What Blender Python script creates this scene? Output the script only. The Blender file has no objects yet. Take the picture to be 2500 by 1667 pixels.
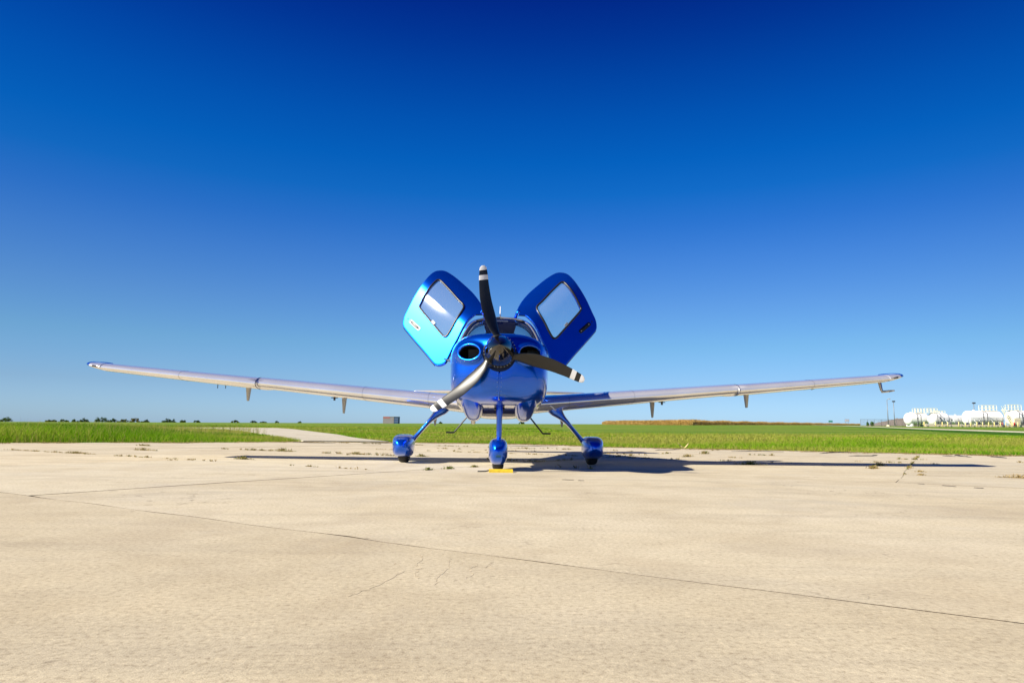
import bpy, bmesh, math, random
import numpy as np
from mathutils import Vector, Matrix
from mathutils.bvhtree import BVHTree

random.seed(7)
RNG = np.random.default_rng(11)
R = math.radians
SC = bpy.context.scene
COL = SC.collection

# ------------------------------------------------------------------ camera
EYE = 0.46
cam = bpy.data.cameras.new("camera")
cam.sensor_width = 36.0
cam.lens = 24.0
cam.clip_start = 0.05
cam.clip_end = 6000.0
cam_o = bpy.data.objects.new("camera", cam)
COL.objects.link(cam_o)
_p, _r = math.atan((1050 - 833.5) / 1667.0), R(0.75)
_f = Vector((0, math.cos(_p), math.sin(_p)))
_u0 = Vector((0, -math.sin(_p), math.cos(_p)))
_rt = Vector((1, 0, 0)) * math.cos(_r) + _u0 * math.sin(_r)
_up = _u0 * math.cos(_r) - Vector((1, 0, 0)) * math.sin(_r)
M = Matrix((_rt, _up, -_f)).transposed().to_4x4()
M.translation = Vector((0, 0, EYE))
cam_o.matrix_world = M
SC.camera = cam_o

# ------------------------------------------------------------------ sun, sky, exposure
SUN_TRAVEL = Vector((1.34, 0.55, -1.0)).normalized()
SUN_EL = math.asin(-SUN_TRAVEL.z)
SUN_AZ = math.atan2(-SUN_TRAVEL.x, -SUN_TRAVEL.y)
sun = bpy.data.lights.new("sun", "SUN")
sun.energy = 5.0
sun.angle = R(0.5)
sun.color = (1.0, 0.925, 0.78)
sun_o = bpy.data.objects.new("sun", sun)
sun_o.rotation_euler = SUN_TRAVEL.to_track_quat("-Z", "Y").to_euler()
COL.objects.link(sun_o)

world = bpy.data.worlds.new("World")
SC.world = world
world.use_nodes = True
nt = world.node_tree
nt.nodes.clear()
w_out = nt.nodes.new("ShaderNodeOutputWorld")
w_bg = nt.nodes.new("ShaderNodeBackground")
w_bg.inputs["Strength"].default_value = 0.10
sky = nt.nodes.new("ShaderNodeTexSky")
sky.sky_type = "NISHITA"
sky.sun_disc = False
sky.sun_elevation = SUN_EL
sky.sun_rotation = SUN_AZ % (2 * math.pi)
sky.altitude = 200.0
sky.air_density = 1.0
sky.dust_density = 0.6
sky.ozone_density = 2.0
w_tc = nt.nodes.new("ShaderNodeTexCoord")
w_sep = nt.nodes.new("ShaderNodeSeparateXYZ")
w_ramp = nt.nodes.new("ShaderNodeValToRGB")
w_mul = nt.nodes.new("ShaderNodeMixRGB")
w_mul.blend_type = "MULTIPLY"
w_mul.inputs[0].default_value = 1.0
# deep polarised blue overhead, pale near the horizon: a tint by elevation (sine), same all round
SKY_TINT = [(0.0, (0.435, 0.66, 1.18)), (0.0118, (0.415, 0.625, 1.07)), (0.0593, (0.345, 0.50, 0.78)), (0.119, (0.29, 0.495, 0.70)),
            (0.1782, (0.235, 0.440, 0.715)), (0.2423, (0.150, 0.382, 0.74)), (0.2877, (0.080, 0.336, 0.745)), (0.3317, (0.022, 0.315, 0.738)),
            (0.3742, (0.006, 0.285, 0.73)), (0.4249, (0.003, 0.236, 0.69)), (0.4727, (0.002, 0.178, 0.625)), (0.5173, (0.002, 0.120, 0.545)),
            (0.5567, (0.003, 0.078, 0.475)), (1.0, (0.003, 0.066, 0.43))]
cr = w_ramp.color_ramp
cr.interpolation = "LINEAR"
cr.elements.remove(cr.elements[1])
for i, (pos, c) in enumerate(SKY_TINT):
    e = cr.elements[0] if i == 0 else cr.elements.new(pos)
    e.position = pos
    e.color = (*c, 1)
nt.links.new(w_tc.outputs["Generated"], w_sep.inputs[0])
nt.links.new(w_sep.outputs["Z"], w_ramp.inputs[0])
nt.links.new(sky.outputs[0], w_mul.inputs[1])
nt.links.new(w_ramp.outputs[0], w_mul.inputs[2])
# a little deeper to either side, lens falloff put into the sky colour
w_sq = nt.nodes.new("ShaderNodeMath"); w_sq.operation = "MULTIPLY"
w_az = nt.nodes.new("ShaderNodeMath"); w_az.operation = "MULTIPLY_ADD"
w_az.inputs[1].default_value = -0.55; w_az.inputs[2].default_value = 1.0
w_sc = nt.nodes.new("ShaderNodeVectorMath"); w_sc.operation = "SCALE"
nt.links.new(w_sep.outputs["X"], w_sq.inputs[0]); nt.links.new(w_sep.outputs["X"], w_sq.inputs[1])
nt.links.new(w_sq.outputs[0], w_az.inputs[0])
nt.links.new(w_mul.outputs[0], w_sc.inputs[0]); nt.links.new(w_az.outputs[0], w_sc.inputs["Scale"])
nt.links.new(w_sc.outputs[0], w_bg.inputs["Color"])
nt.links.new(w_bg.outputs[0], w_out.inputs["Surface"])

vs = SC.view_settings
vs.view_transform = "Standard"
vs.look = "None"
vs.gamma = 1.0
vs.use_curve_mapping = False
vs.exposure = 1.0
SC.cycles.use_denoising = True
SC.cycles.max_bounces = 8
SC.cycles.transparent_max_bounces = 16


# ------------------------------------------------------------------ helpers
def tag(o, label=None, cat=None, group=None, kind=None):
    if label: o["label"] = label
    if cat: o["category"] = cat
    if group: o["group"] = group
    if kind: o["kind"] = kind
    return o


def link(o, parent=None):
    COL.objects.link(o)
    if parent is not None: o.parent = parent
    return o


def empty(name, loc=(0, 0, 0), rz=0.0):
    o = bpy.data.objects.new(name, None)
    o.location = loc
    o.rotation_euler = (0, 0, rz)
    return link(o)


def mesh(name, V, F, mat, parent=None, smooth=True, mats=None, fm=None):
    me = bpy.data.meshes.new(name)
    me.from_pydata([tuple(map(float, v)) for v in V], [], [tuple(int(i) for i in f) for f in F])
    for m in (mats or [mat]): me.materials.append(m)
    if fm is not None: me.polygons.foreach_set("material_index", np.array(fm, dtype=np.int32))
    me.polygons.foreach_set("use_smooth", np.full(len(me.polygons), smooth))
    bm = bmesh.new(); bm.from_mesh(me)
    bmesh.ops.recalc_face_normals(bm, faces=bm.faces)
    bm.to_mesh(me); bm.free()
    me.update()
    return link(bpy.data.objects.new(name, me), parent)


def sharp(o, deg=35):
    me = o.data
    bm = bmesh.new(); bm.from_mesh(me)
    for e in bm.edges:
        if len(e.link_faces) == 2 and e.calc_face_angle(0) > R(deg): e.smooth = False
    bm.to_mesh(me); bm.free()
    return o


def tri_soup(name, V, mat, parent=None, tint=None):
    """V: (n,3,3) array of loose triangles, quick."""
    n = len(V)
    me = bpy.data.meshes.new(name)
    me.vertices.add(3 * n); me.vertices.foreach_set("co", V.reshape(-1).astype(np.float32))
    me.loops.add(3 * n); me.loops.foreach_set("vertex_index", np.arange(3 * n, dtype=np.int32))
    me.polygons.add(n)
    me.polygons.foreach_set("loop_start", np.arange(0, 3 * n, 3, dtype=np.int32))
    me.polygons.foreach_set("loop_total", np.full(n, 3, dtype=np.int32))
    me.materials.append(mat)
    if tint is not None:
        a = me.attributes.new("tint", "FLOAT", "FACE")
        a.data.foreach_set("value", tint.astype(np.float32))
    me.update(); me.validate()
    return link(bpy.data.objects.new(name, me), parent)


class MB:
    def __init__(s): s.v = []; s.f = []
    def add(s, V, F):
        n = len(s.v); s.v += [tuple(v) for v in V]; s.f += [tuple(i + n for i in f) for f in F]; return s
    def box(s, c, d, rz=0.0):
        x, y, z = d[0] / 2, d[1] / 2, d[2] / 2
        cs, sn = math.cos(rz), math.sin(rz)
        V = [(c[0] + cs * a - sn * b, c[1] + sn * a + cs * b, c[2] + e) for a, b, e in
             [(-x, -y, -z), (x, -y, -z), (x, y, -z), (-x, y, -z), (-x, -y, z), (x, -y, z), (x, y, z), (-x, y, z)]]
        return s.add(V, [(0, 3, 2, 1), (4, 5, 6, 7), (0, 1, 5, 4), (1, 2, 6, 5), (2, 3, 7, 6), (3, 0, 4, 7)])
    def tube(s, pts, r, n=8, closed=False):
        pts = [Vector(p) for p in pts]; m = len(pts)
        rr = r if isinstance(r, (list, tuple)) else [r] * m
        V = []; up = None
        for i, p in enumerate(pts):
            if closed: t = pts[(i + 1) % m] - pts[i - 1]
            else: t = pts[min(i + 1, m - 1)] - pts[max(i - 1, 0)]
            t.normalize()
            if up is None: up = t.orthogonal().normalized()
            up = (up - t * up.dot(t)).normalized()
            b = t.cross(up)
            for k in range(n):
                a = 2 * math.pi * k / n
                V.append(p + (up * math.cos(a) + b * math.sin(a)) * rr[i])
        F = []
        for i in range(m if closed else m - 1):
            j = (i + 1) % m
            for k in range(n):
                l = (k + 1) % n
                F.append((i * n + k, i * n + l, j * n + l, j * n + k))
        if not closed:
            F.append(tuple(range(n))[::-1]); F.append(tuple((m - 1) * n + k for k in range(n)))
        return s.add(V, F)
    def lathe(s, prof, c=(0, 0, 0), axis="z", n=24):
        V = []; F = []
        for r, h in prof:
            for k in range(n):
                a = 2 * math.pi * k / n; u, w = r * math.cos(a), r * math.sin(a)
                V.append({"z": (c[0] + u, c[1] + w, c[2] + h), "y": (c[0] + u, c[1] + h, c[2] + w), "x": (c[0] + h, c[1] + u, c[2] + w)}[axis])
        for i in range(len(prof) - 1):
            for k in range(n):
                l = (k + 1) % n
                F.append((i * n + k, i * n + l, (i + 1) * n + l, (i + 1) * n + k))
        F.append(tuple(range(n))[::-1]); F.append(tuple((len(prof) - 1) * n + k for k in range(n)))
        return s.add(V, F)
    def build(s, name, mat, parent=None, smooth=False, deg=None):
        o = mesh(name, s.v, s.f, mat, parent, smooth or deg is not None)
        if deg is not None: sharp(o, deg)
        return o


def loft(rings, cap=True):
    """rings: list of equally long closed loops -> verts, faces"""
    n = len(rings[0]); V = [p for r in rings for p in r]; F = []
    for i in range(len(rings) - 1):
        for k in range(n):
            l = (k + 1) % n
            F.append((i * n + k, i * n + l, (i + 1) * n + l, (i + 1) * n + k))
    if cap:
        F.append(tuple(range(n))[::-1]); F.append(tuple((len(rings) - 1) * n + k for k in range(n)))
    return V, F


def smooth_interp(x, xs, ys):
    """monotone cubic through the table"""
    xs, ys, x = np.asarray(xs, float), np.asarray(ys, float), np.asarray(x, float)
    h = np.diff(xs); d = np.diff(ys) / h
    m = np.zeros_like(ys); m[0], m[-1] = d[0], d[-1]
    for i in range(1, len(xs) - 1):
        if d[i - 1] * d[i] > 0:
            w1, w2 = 2 * h[i] + h[i - 1], h[i] + 2 * h[i - 1]
            m[i] = (w1 + w2) / (w1 / d[i - 1] + w2 / d[i])
    i = np.clip(np.searchsorted(xs, x) - 1, 0, len(xs) - 2)
    t = np.clip((x - xs[i]) / h[i], 0, 1)
    return ((2 * t**3 - 3 * t**2 + 1) * ys[i] + (t**3 - 2 * t**2 + t) * h[i] * m[i]
            + (-2 * t**3 + 3 * t**2) * ys[i + 1] + (t**3 - t**2) * h[i] * m[i + 1])


def sm(x):
    x = np.clip(x, 0, 1); return x * x * (3 - 2 * x)


# ------------------------------------------------------------------ materials
class NM:
    def __init__(s, name):
        s.m = bpy.data.materials.new(name); s.m.use_nodes = True
        s.t = s.m.node_tree; s.t.nodes.clear()
        s.out = s.n("ShaderNodeOutputMaterial")
    def n(s, typ, **kw):
        o = s.t.nodes.new(typ)
        for k, v in kw.items():
            if hasattr(o, k): setattr(o, k, v)
        return o
    def l(s, a, b): s.t.links.new(a, b)
    def pos(s, scale=(1, 1, 1), rz=0.0, obj=False):
        g = s.n("ShaderNodeTexCoord").outputs["Object"] if obj else s.n("ShaderNodeNewGeometry").outputs["Position"]
        mp = s.n("ShaderNodeMapping"); s.l(g, mp.inputs[0]); mp.inputs["Scale"].default_value = scale; mp.inputs["Rotation"].default_value = (0, 0, rz)
        return mp.outputs[0]
    def noise(s, vec, scale, detail=4, rough=.55, dist=0.0):
        o = s.n("ShaderNodeTexNoise"); s.l(vec, o.inputs["Vector"])
        o.inputs["Scale"].default_value = scale; o.inputs["Detail"].default_value = detail
        o.inputs["Roughness"].default_value = rough; o.inputs["Distortion"].default_value = dist
        return o.outputs["Fac"]
    def ramp(s, fac, stops, interp="LINEAR"):
        o = s.n("ShaderNodeValToRGB"); s.l(fac, o.inputs[0]); r = o.color_ramp; r.interpolation = interp
        r.elements.remove(r.elements[1])
        for i, (p, c) in enumerate(stops):
            e = r.elements[0] if i == 0 else r.elements.new(p)
            e.position = p; e.color = (*c, 1) if len(c) == 3 else c
        return o.outputs[0]
    def mix(s, fac, a, b, mode="MIX"):
        o = s.n("ShaderNodeMixRGB", blend_type=mode)
        for i, v in ((0, fac), (1, a), (2, b)):
            if hasattr(v, "is_linked"): s.l(v, o.inputs[i])
            else: o.inputs[i].default_value = v if i == 0 else (*v, 1)
        return o.outputs[0]
    def math(s, op, a, b=0.0, clamp=False):
        o = s.n("ShaderNodeMath", operation=op, use_clamp=clamp)
        for i, v in ((0, a), (1, b)):
            if hasattr(v, "is_linked"): s.l(v, o.inputs[i])
            else: o.inputs[i].default_value = v
        return o.outputs[0]
    def bsdf(s, **kw):
        b = s.n("ShaderNodeBsdfPrincipled")
        for k, v in kw.items():
            k = k.replace("_", " ")
            if hasattr(v, "is_linked"): s.l(v, b.inputs[k])
            elif isinstance(v, tuple): b.inputs[k].default_value = (*v, 1)
            else: b.inputs[k].default_value = v
        s.l(b.outputs[0], s.out.inputs["Surface"])
        return b
    def bump(s, b, h, strength, dist):
        o = s.n("ShaderNodeBump"); s.l(h, o.inputs["Height"])
        o.inputs["Strength"].default_value = strength; o.inputs["Distance"].default_value = dist
        s.l(o.outputs[0], b.inputs["Normal"])


def plain(name, col, rough=.5, metal=0.0, coat=0.0, var=.06, scale=6.0, **kw):
    m = NM(name)
    nz = m.noise(m.pos(obj=True), scale, 4)
    c = m.ramp(nz, [(.3, tuple(v * (1 - var) for v in col)), (.7, tuple(min(1, v * (1 + var)) for v in col))])
    rr = m.ramp(nz, [(.3, (rough * .9,) * 3), (.7, (min(1, rough * 1.1),) * 3)])
    m.bsdf(Base_Color=c, Roughness=rr, Metallic=metal, Coat_Weight=coat, Coat_Roughness=.03, **kw)
    return m.m


def metallic_paint(name, col, rough, coat=1.0, metal=.9, flake=.03):
    m = NM(name)
    v = m.pos(obj=True)
    nz = m.noise(v, 2.5, 3)
    c = m.mix(m.ramp(nz, [(.3, (0, 0, 0)), (.7, (1, 1, 1))]), tuple(k * .93 for k in col), tuple(k * 1.05 for k in col))
    b = m.bsdf(Base_Color=c, Roughness=rough, Metallic=metal, Coat_Weight=coat, Coat_Roughness=.025, Coat_IOR=1.5)
    m.bump(b, m.noise(v, 900, 1), flake, .0006)
    return m.m


def glass_mat(name, tint=(.92, .95, .96), refl=1.0, rough=.0, film=0.0):
    m = NM(name)
    tr = m.n("ShaderNodeBsdfTransparent"); tr.inputs[0].default_value = (*tint, 1)
    gl = m.n("ShaderNodeBsdfGlossy"); gl.inputs["Roughness"].default_value = rough
    lw = m.n("ShaderNodeLayerWeight"); lw.inputs[0].default_value = .5
    f = m.math("MULTIPLY", m.math("ADD", m.math("MULTIPLY", m.math("POWER", lw.outputs["Facing"], 5.0), .9), .045), refl, clamp=True)
    tv = tr
    if film:
        di = m.n("ShaderNodeBsdfDiffuse"); di.inputs[0].default_value = (.8, .8, .8, 1)
        tv = m.n("ShaderNodeMixShader"); tv.inputs[0].default_value = film; m.l(tr.outputs[0], tv.inputs[1]); m.l(di.outputs[0], tv.inputs[2])
    mx = m.n("ShaderNodeMixShader"); m.l(f, mx.inputs[0]); m.l(tv.outputs[0], mx.inputs[1]); m.l(gl.outputs[0], mx.inputs[2])
    m.l(mx.outputs[0], m.out.inputs["Surface"])
    return m.m


def concrete():
    m = NM("concrete")
    p = m.pos()
    big = m.noise(p, .8, 6, .62)
    mid = m.noise(p, 4.5, 5, .62)
    sand = m.noise(p, 58, 4, .75)
    grit = m.noise(p, 190, 2, .7)
    streak = m.noise(m.pos((.35, 3.2, 1), R(-38)), .9, 5, .65, .4)
    broom = m.noise(m.pos((2.2, 34, 1), R(31)), 2.2, 3, .6)
    c = m.ramp(big, [(.25, (.462, .394, .272)), (.5, (.518, .457, .332)), (.75, (.554, .496, .376))])
    c = m.mix(.5, c, m.ramp(mid, [(.30, (.84, .83, .82)), (.55, (1, 1, 1)), (.8, (1.08, 1.07, 1.05))]), "MULTIPLY")
    c = m.mix(.85, c, m.ramp(sand, [(.30, (.58, .54, .50)), (.47, (.97, .96, .95)), (.55, (1.03, 1.03, 1.02)), (.70, (1.30, 1.28, 1.24))]), "MULTIPLY")
    c = m.mix(.8, c, m.ramp(grit, [(.24, (.52, .47, .42)), (.40, (1, 1, 1)), (.66, (1, 1, 1)), (.80, (1.35, 1.3, 1.22))]), "MULTIPLY")
    c = m.mix(.7, c, m.ramp(streak, [(.32, (.80, .80, .82)), (.50, (1, 1, 1)), (1, (1.03, 1.03, 1.02))]), "MULTIPLY")
    c = m.mix(.22, c, m.ramp(broom, [(.3, (.85, .84, .82)), (.6, (1.06, 1.06, 1.05))]), "MULTIPLY")
    # soft old stains with a shape of their own, and faint curved tyre scuffs
    st = m.ramp(m.noise(p, 1.1, 5, .62, .6), [(.50, (0, 0, 0)), (.62, (1, 1, 1))])
    c = m.mix(m.math("MULTIPLY", st, .22), c, (.30, .235, .155))
    gy = m.ramp(m.noise(p, .7, 5, .65, .8), [(.54, (0, 0, 0)), (.66, (1, 1, 1))])
    c = m.mix(m.math("MULTIPLY", gy, .14), c, (.33, .31, .28))
    wv = m.n("ShaderNodeTexWave", wave_type="RINGS", rings_direction="SPHERICAL"); m.l(m.pos((.16, .16, 1)), wv.inputs["Vector"]); wv.inputs["Scale"].default_value = 1.3; wv.inputs["Distortion"].default_value = 1.2
    sc_ = m.ramp(wv.outputs["Fac"], [(.90, (0, 0, 0)), (.97, (1, 1, 1))])
    sc_ = m.math("MULTIPLY", sc_, m.ramp(m.noise(p, .5, 4), [(.5, (0, 0, 0)), (.62, (1, 1, 1))]))
    c = m.mix(m.math("MULTIPLY", sc_, .13), c, (.20, .19, .18))
    # hairline cracks in a few worn places
    wob = m.n("ShaderNodeVectorMath", operation="ADD"); m.l(p, wob.inputs[0])
    nc = m.n("ShaderNodeTexNoise"); m.l(p, nc.inputs["Vector"]); nc.inputs["Scale"].default_value = 9; nc.inputs["Detail"].default_value = 5
    sc = m.n("ShaderNodeVectorMath", operation="SCALE"); m.l(nc.outputs["Color"], sc.inputs[0]); sc.inputs["Scale"].default_value = .22
    m.l(sc.outputs[0], wob.inputs[1])
    vo = m.n("ShaderNodeTexVoronoi", feature="DISTANCE_TO_EDGE"); m.l(wob.outputs[0], vo.inputs["Vector"]); vo.inputs["Scale"].default_value = 3.4
    line = m.ramp(vo.outputs[0], [(0, (1, 1, 1)), (.012, (.75,) * 3), (.03, (0, 0, 0))])
    worn = m.ramp(m.noise(p, .55, 3), [(.545, (0, 0, 0)), (.62, (1, 1, 1))])
    brk = m.ramp(m.noise(p, 6, 3), [(.46, (0, 0, 0)), (.56, (1, 1, 1))])
    crack = m.math("MULTIPLY", m.math("MULTIPLY", line, worn), brk)
    c = m.mix(m.math("MULTIPLY", crack, .62), c, (.16, .125, .09))
    # the odd dark fleck and oil spot
    fl = m.ramp(m.noise(p, 14, 2, .5), [(.735, (0, 0, 0)), (.77, (1, 1, 1))])
    c = m.mix(m.math("MULTIPLY", fl, .45), c, (.14, .11, .08))
    oi = m.n("ShaderNodeObjectInfo")
    c = m.mix(1.0, c, oi.outputs["Color"], "MULTIPLY")
    b = m.bsdf(Base_Color=c, Roughness=.88, Specular_IOR_Level=.25)
    h = m.math("ADD", m.math("MULTIPLY", sand, .5), m.math("MULTIPLY", grit, .5))
    h = m.math("SUBTRACT", h, m.math("MULTIPLY", crack, .8))
    m.bump(b, h, .42, .0045)
    return m.m


def turf(name, stops, scale=1.0):
    m = NM(name)
    p = m.pos()
    big = m.noise(m.pos((.35, 1, 1)), .09 * scale, 5, .6)
    mid = m.noise(m.pos((.6, 1, 1)), .8 * scale, 5, .65)
    fine = m.noise(p, 9, 4, .7)
    c = m.ramp(big, stops)
    c = m.mix(.8, c, m.ramp(mid, [(.3, (.72, .80, .7)), (.55, (1, 1, 1)), (.75, (1.3, 1.15, 1.0))]), "MULTIPLY")
    c = m.mix(.8, c, m.ramp(fine, [(.3, (.55, .6, .5)), (.7, (1.3, 1.25, 1.1))]), "MULTIPLY")
    b = m.bsdf(Base_Color=c, Roughness=1.0, Specular_IOR_Level=.1)
    m.bump(b, m.noise(p, 7, 5, .75), 1.0, .12)
    return m.m


def leaf(name, stops, trans=.35, rough=.6):
    m = NM(name)
    at = m.n("ShaderNodeAttribute", attribute_name="tint")
    c = m.ramp(at.outputs["Fac"], stops)
    d = m.n("ShaderNodeBsdfDiffuse"); m.l(c, d.inputs[0])
    t = m.n("ShaderNodeBsdfTranslucent"); m.l(c, t.inputs[0])
    g = m.n("ShaderNodeMixShader"); g.inputs[0].default_value = trans
    m.l(d.outputs[0], g.inputs[1]); m.l(t.outputs[0], g.inputs[2]); m.l(g.outputs[0], m.out.inputs["Surface"])
    return m.m


MAT = {}
MAT["blue"] = metallic_paint("blue_metallic_paint", (.0004, .115, .74), .30)
MAT["silver"] = metallic_paint("silver_paint", (.84, .84, .84), .15, .4, .66, .008)
MAT["black"] = plain("satin_black", (.012, .012, .013), .38)
MAT["blade_black"] = plain("matt_black_blade", (.006, .006, .006), .40, Specular_IOR_Level=.6)
MAT["band"] = plain("white_band_paint", (.72, .72, .72), .45)
MAT["chrome_black"] = plain("polished_dark_spinner", (.075, .07, .068), .09, .95, .3, .03)
MAT["rubber"] = plain("tyre_rubber", (.018, .017, .017), .75, scale=30)
MAT["steel"] = plain("bare_steel", (.55, .54, .52), .3, .9)
MAT["white"] = plain("white_paint", (.80, .80, .79), .4)
MAT["trim"] = plain("grey_trim", (.42, .42, .43), .6)
MAT["dark"] = plain("dark_interior", (.010, .011, .015), .7)
MAT["lining"] = plain("cabin_lining", (.10, .10, .11), .8)
MAT["void"] = plain("black_duct", (.004, .004, .004), .9)
MAT["fins"] = plain("engine_fins_grey", (.09, .09, .09), .7, scale=60)
MAT["glass"] = glass_mat("clear_window", (.95, .97, .98), 1.5, .03, .07)
MAT["wshield"] = glass_mat("tinted_windshield", (.72, .80, .86), 1.2)
MAT["lens"] = glass_mat("lamp_lens", (.6, .7, .6), 2.0)
MAT["yellow"] = plain("yellow_chock_paint", (.58, .40, .013), .6, var=.18, scale=25)
MAT["rope"] = plain("black_rope", (.03, .028, .025), .9)
MAT["navy"] = plain("navy_edge", (.003, .010, .055), .45)
MAT["concrete"] = concrete()
MAT["soil"] = plain("joint_soil", (.060, .045, .028), 1.0, var=.4, scale=20)
# ------------------------------------------------------------------ terrain
EDGE_X = [-60, -30, -16, -12.2, -10.7, -8.5, -6.8, -4.2, -1.2, 1.3, 3.0, 7, 8.3, 10.5, 12.7, 30, 60]
EDGE_Y = [-10, 4, 13, 16.5, 18.2, 19.8, 22.5, 23.7, 23.6, 23.1, 20.3, 19.6, 18.6, 17.8, 17.2, 12, 3]
AP_X, AP_Y = 29.0, -17.0


def ground_z(X, Y):
    """level apron; beyond it the field rises very gently towards the skyline"""
    X, Y = np.asarray(X, float), np.asarray(Y, float)
    d = Y - np.interp(X, EDGE_X, EDGE_Y)
    Yc = np.clip(Y, 0, 900)
    P = .46 + .0093 * Yc + .0088 * np.clip(X, -700, 700) - .6 * np.exp(-(Yc - 18) / 250)
    return sm(d / 14) * P * sm(Y / 15)


def on_apron(X, Y):
    return (Y < np.interp(X, EDGE_X, EDGE_Y)) & (np.abs(X) < AP_X) & (Y > AP_Y)


def inside_poly(X, Y, poly):
    r = np.zeros(np.shape(X), bool); n = len(poly)
    for i in range(n):
        x1, y1 = poly[i]; x2, y2 = poly[(i + 1) % n]
        c = (y1 > Y) != (y2 > Y)
        with np.errstate(divide="ignore", invalid="ignore"):
            r ^= c & (X < (x2 - x1) * (Y - y1) / (y2 - y1 + 1e-12) + x1)
    return r


TAXI_L = [(-6.78, 22.56), (-8.88, 26.87), (-12.16, 33.73), (-17.39, 44.51), (-23.6, 56.5), (-30.5, 63.5)]
TAXI_R = [(-4.19, 23.77), (-7.10, 30.14), (-11.56, 40.76), (-17.6, 55.5), (-21.5, 63.2), (-27.0, 67.0)]
TAXI = TAXI_L + TAXI_R[::-1]

xs = np.concatenate([-np.geomspace(1600, 31, 34), np.arange(-30, 30.1, .5), np.geomspace(31, 1600, 34)])
ys = np.concatenate([-np.geomspace(1600, 22, 18), np.arange(-20, 10, 1.0), np.arange(10, 31, .4), np.arange(31.5, 90, 1.5), np.geomspace(92, 1700, 46)])
GX, GY = np.meshgrid(xs, ys)
E_ = np.interp(GX, EDGE_X, EDGE_Y)
GZ = ground_z(GX, GY) - .02
ins = np.minimum(np.minimum(E_ - GY, AP_X - np.abs(GX)), GY - AP_Y)
GZ -= .14 * sm((ins - .05) / .5)
V = np.stack([GX, GY, GZ], -1).reshape(-1, 3)
nx = len(xs)
F = [(j * nx + i, j * nx + i + 1, (j + 1) * nx + i + 1, (j + 1) * nx + i) for j in range(len(ys) - 1) for i in range(nx - 1)]
GREEN = [(.25, (.075, .155, .012)), (.42, (.120, .215, .020)), (.58, (.175, .235, .035)), (.8, (.235, .245, .060))]
field_mat = turf("field_grass", GREEN)
soil_i = [MAT_i for MAT_i in (0,)]
fm = np.where(inside_poly(V[[f[0] for f in F], 0], V[[f[0] for f in F], 1], [(-28.9, -16.9), (28.9, -16.9), (28.9, 11.9)] + [(x, y - .3) for x, y in list(zip(EDGE_X, EDGE_Y))[::-1] if abs(x) < 28] + [(-28.9, 4.2)]), 1, 0)
tag(mesh("ground", V, F, None, mats=[field_mat, MAT["soil"]], fm=fm), kind="structure")


def drape(name, left, right, mat, lift, n=60, m=6):
    """a thin strip laid over the ground between two border lines"""
    def res(P, k):
        P = np.array(P, float); s = np.concatenate([[0], np.cumsum(np.linalg.norm(np.diff(P, axis=0), axis=1))])
        return np.stack([np.interp(np.linspace(0, s[-1], k), s, P[:, j]) for j in (0, 1)], -1)
    A, B = res(left, n), res(right, n)
    V = []; F = []
    for i in range(n):
        for j in range(m + 1):
            q = A[i] * (1 - j / m) + B[i] * (j / m)
            V.append((q[0], q[1], float(ground_z(q[0], q[1])) + lift))
    for i in range(n - 1):
        for j in range(m):
            a = i * (m + 1) + j
            F.append((a, a + 1, a + m + 2, a + m + 1))
    k = len(V)
    V += [(x, y, z - .08) for x, y, z in V]
    per = [i * (m + 1) for i in range(n)] + [(n - 1) * (m + 1) + j for j in range(1, m + 1)] + [i * (m + 1) + m for i in range(n - 2, -1, -1)] + list(range(m - 1, 0, -1))
    for a, b in zip(per, per[1:] + per[:1]): F.append((a, b, b + k, a + k))
    o = mesh(name, V, F, mat, smooth=False)
    return o


tx = drape("taxiway", TAXI_L, TAXI_R, MAT["concrete"], .03)
tag(tx, kind="structure"); tx.color = (.93, .97, 1.04, 1)
ROAD_A = [(38.5, 40.0), (44.3, 59.4), (49.3, 71.9), (58.5, 97.9), (97, 191), (176, 392), (240, 540)]
ROAD_B = [(32.0, 34.0), (38.0, 51.0), (41.0, 59.7), (49.2, 82.4), (78, 153), (150, 335), (236, 540)]
ROAD_A = [(b[0] + (a[0] - b[0]) * .75, b[1] + (a[1] - b[1]) * .75) for a, b in zip(ROAD_A, ROAD_B)]
rd = drape("road", ROAD_B, ROAD_A, MAT["concrete"], .06, 120, 4)
tag(rd, kind="structure"); rd.color = (1.05, 1.1, 1.15, 1)
verge_mat = turf("mown_verge", [(.3, (.030, .100, .006)), (.6, (.045, .125, .010)), (.8, (.075, .140, .016))], 2.0)
VERGE = [(26.5, 27.5), (30.5, 39.0), (31.0, 43.5), (36.0, 58.0), (55, 104), (110, 240), (190, 420)]
tag(drape("verge", VERGE, [(b[0] - .3, b[1] - .3) for b in ROAD_B], verge_mat, .04, 120, 4), kind="structure")

# ------------------------------------------------------------------ apron of cast slabs
AU = np.array([.525, .851]); AU /= np.linalg.norm(AU)
NU = np.array([.851, -.525]); NU /= np.linalg.norm(NU)
AP_POLY = [(-AP_X, AP_Y), (AP_X, AP_Y)] + [(AP_X, float(np.interp(AP_X, EDGE_X, EDGE_Y)))] + [(x, y) for x, y in list(zip(EDGE_X, EDGE_Y))[::-1] if abs(x) < AP_X] + [(-AP_X, float(np.interp(-AP_X, EDGE_X, EDGE_Y)))]


def clip(poly, nrm, off):
    """keep the side nrm.p <= off"""
    out = []
    for i in range(len(poly)):
        p, q = np.array(poly[i]), np.array(poly[(i + 1) % len(poly)])
        dp, dq = p @ nrm - off, q @ nrm - off
        if dp <= 0: out.append(tuple(p))
        if dp * dq < 0: out.append(tuple(p + (q - p) * dp / (dp - dq)))
    return out


apron = empty("apron"); tag(apron, kind="structure")
tone = random.Random(3)


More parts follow.
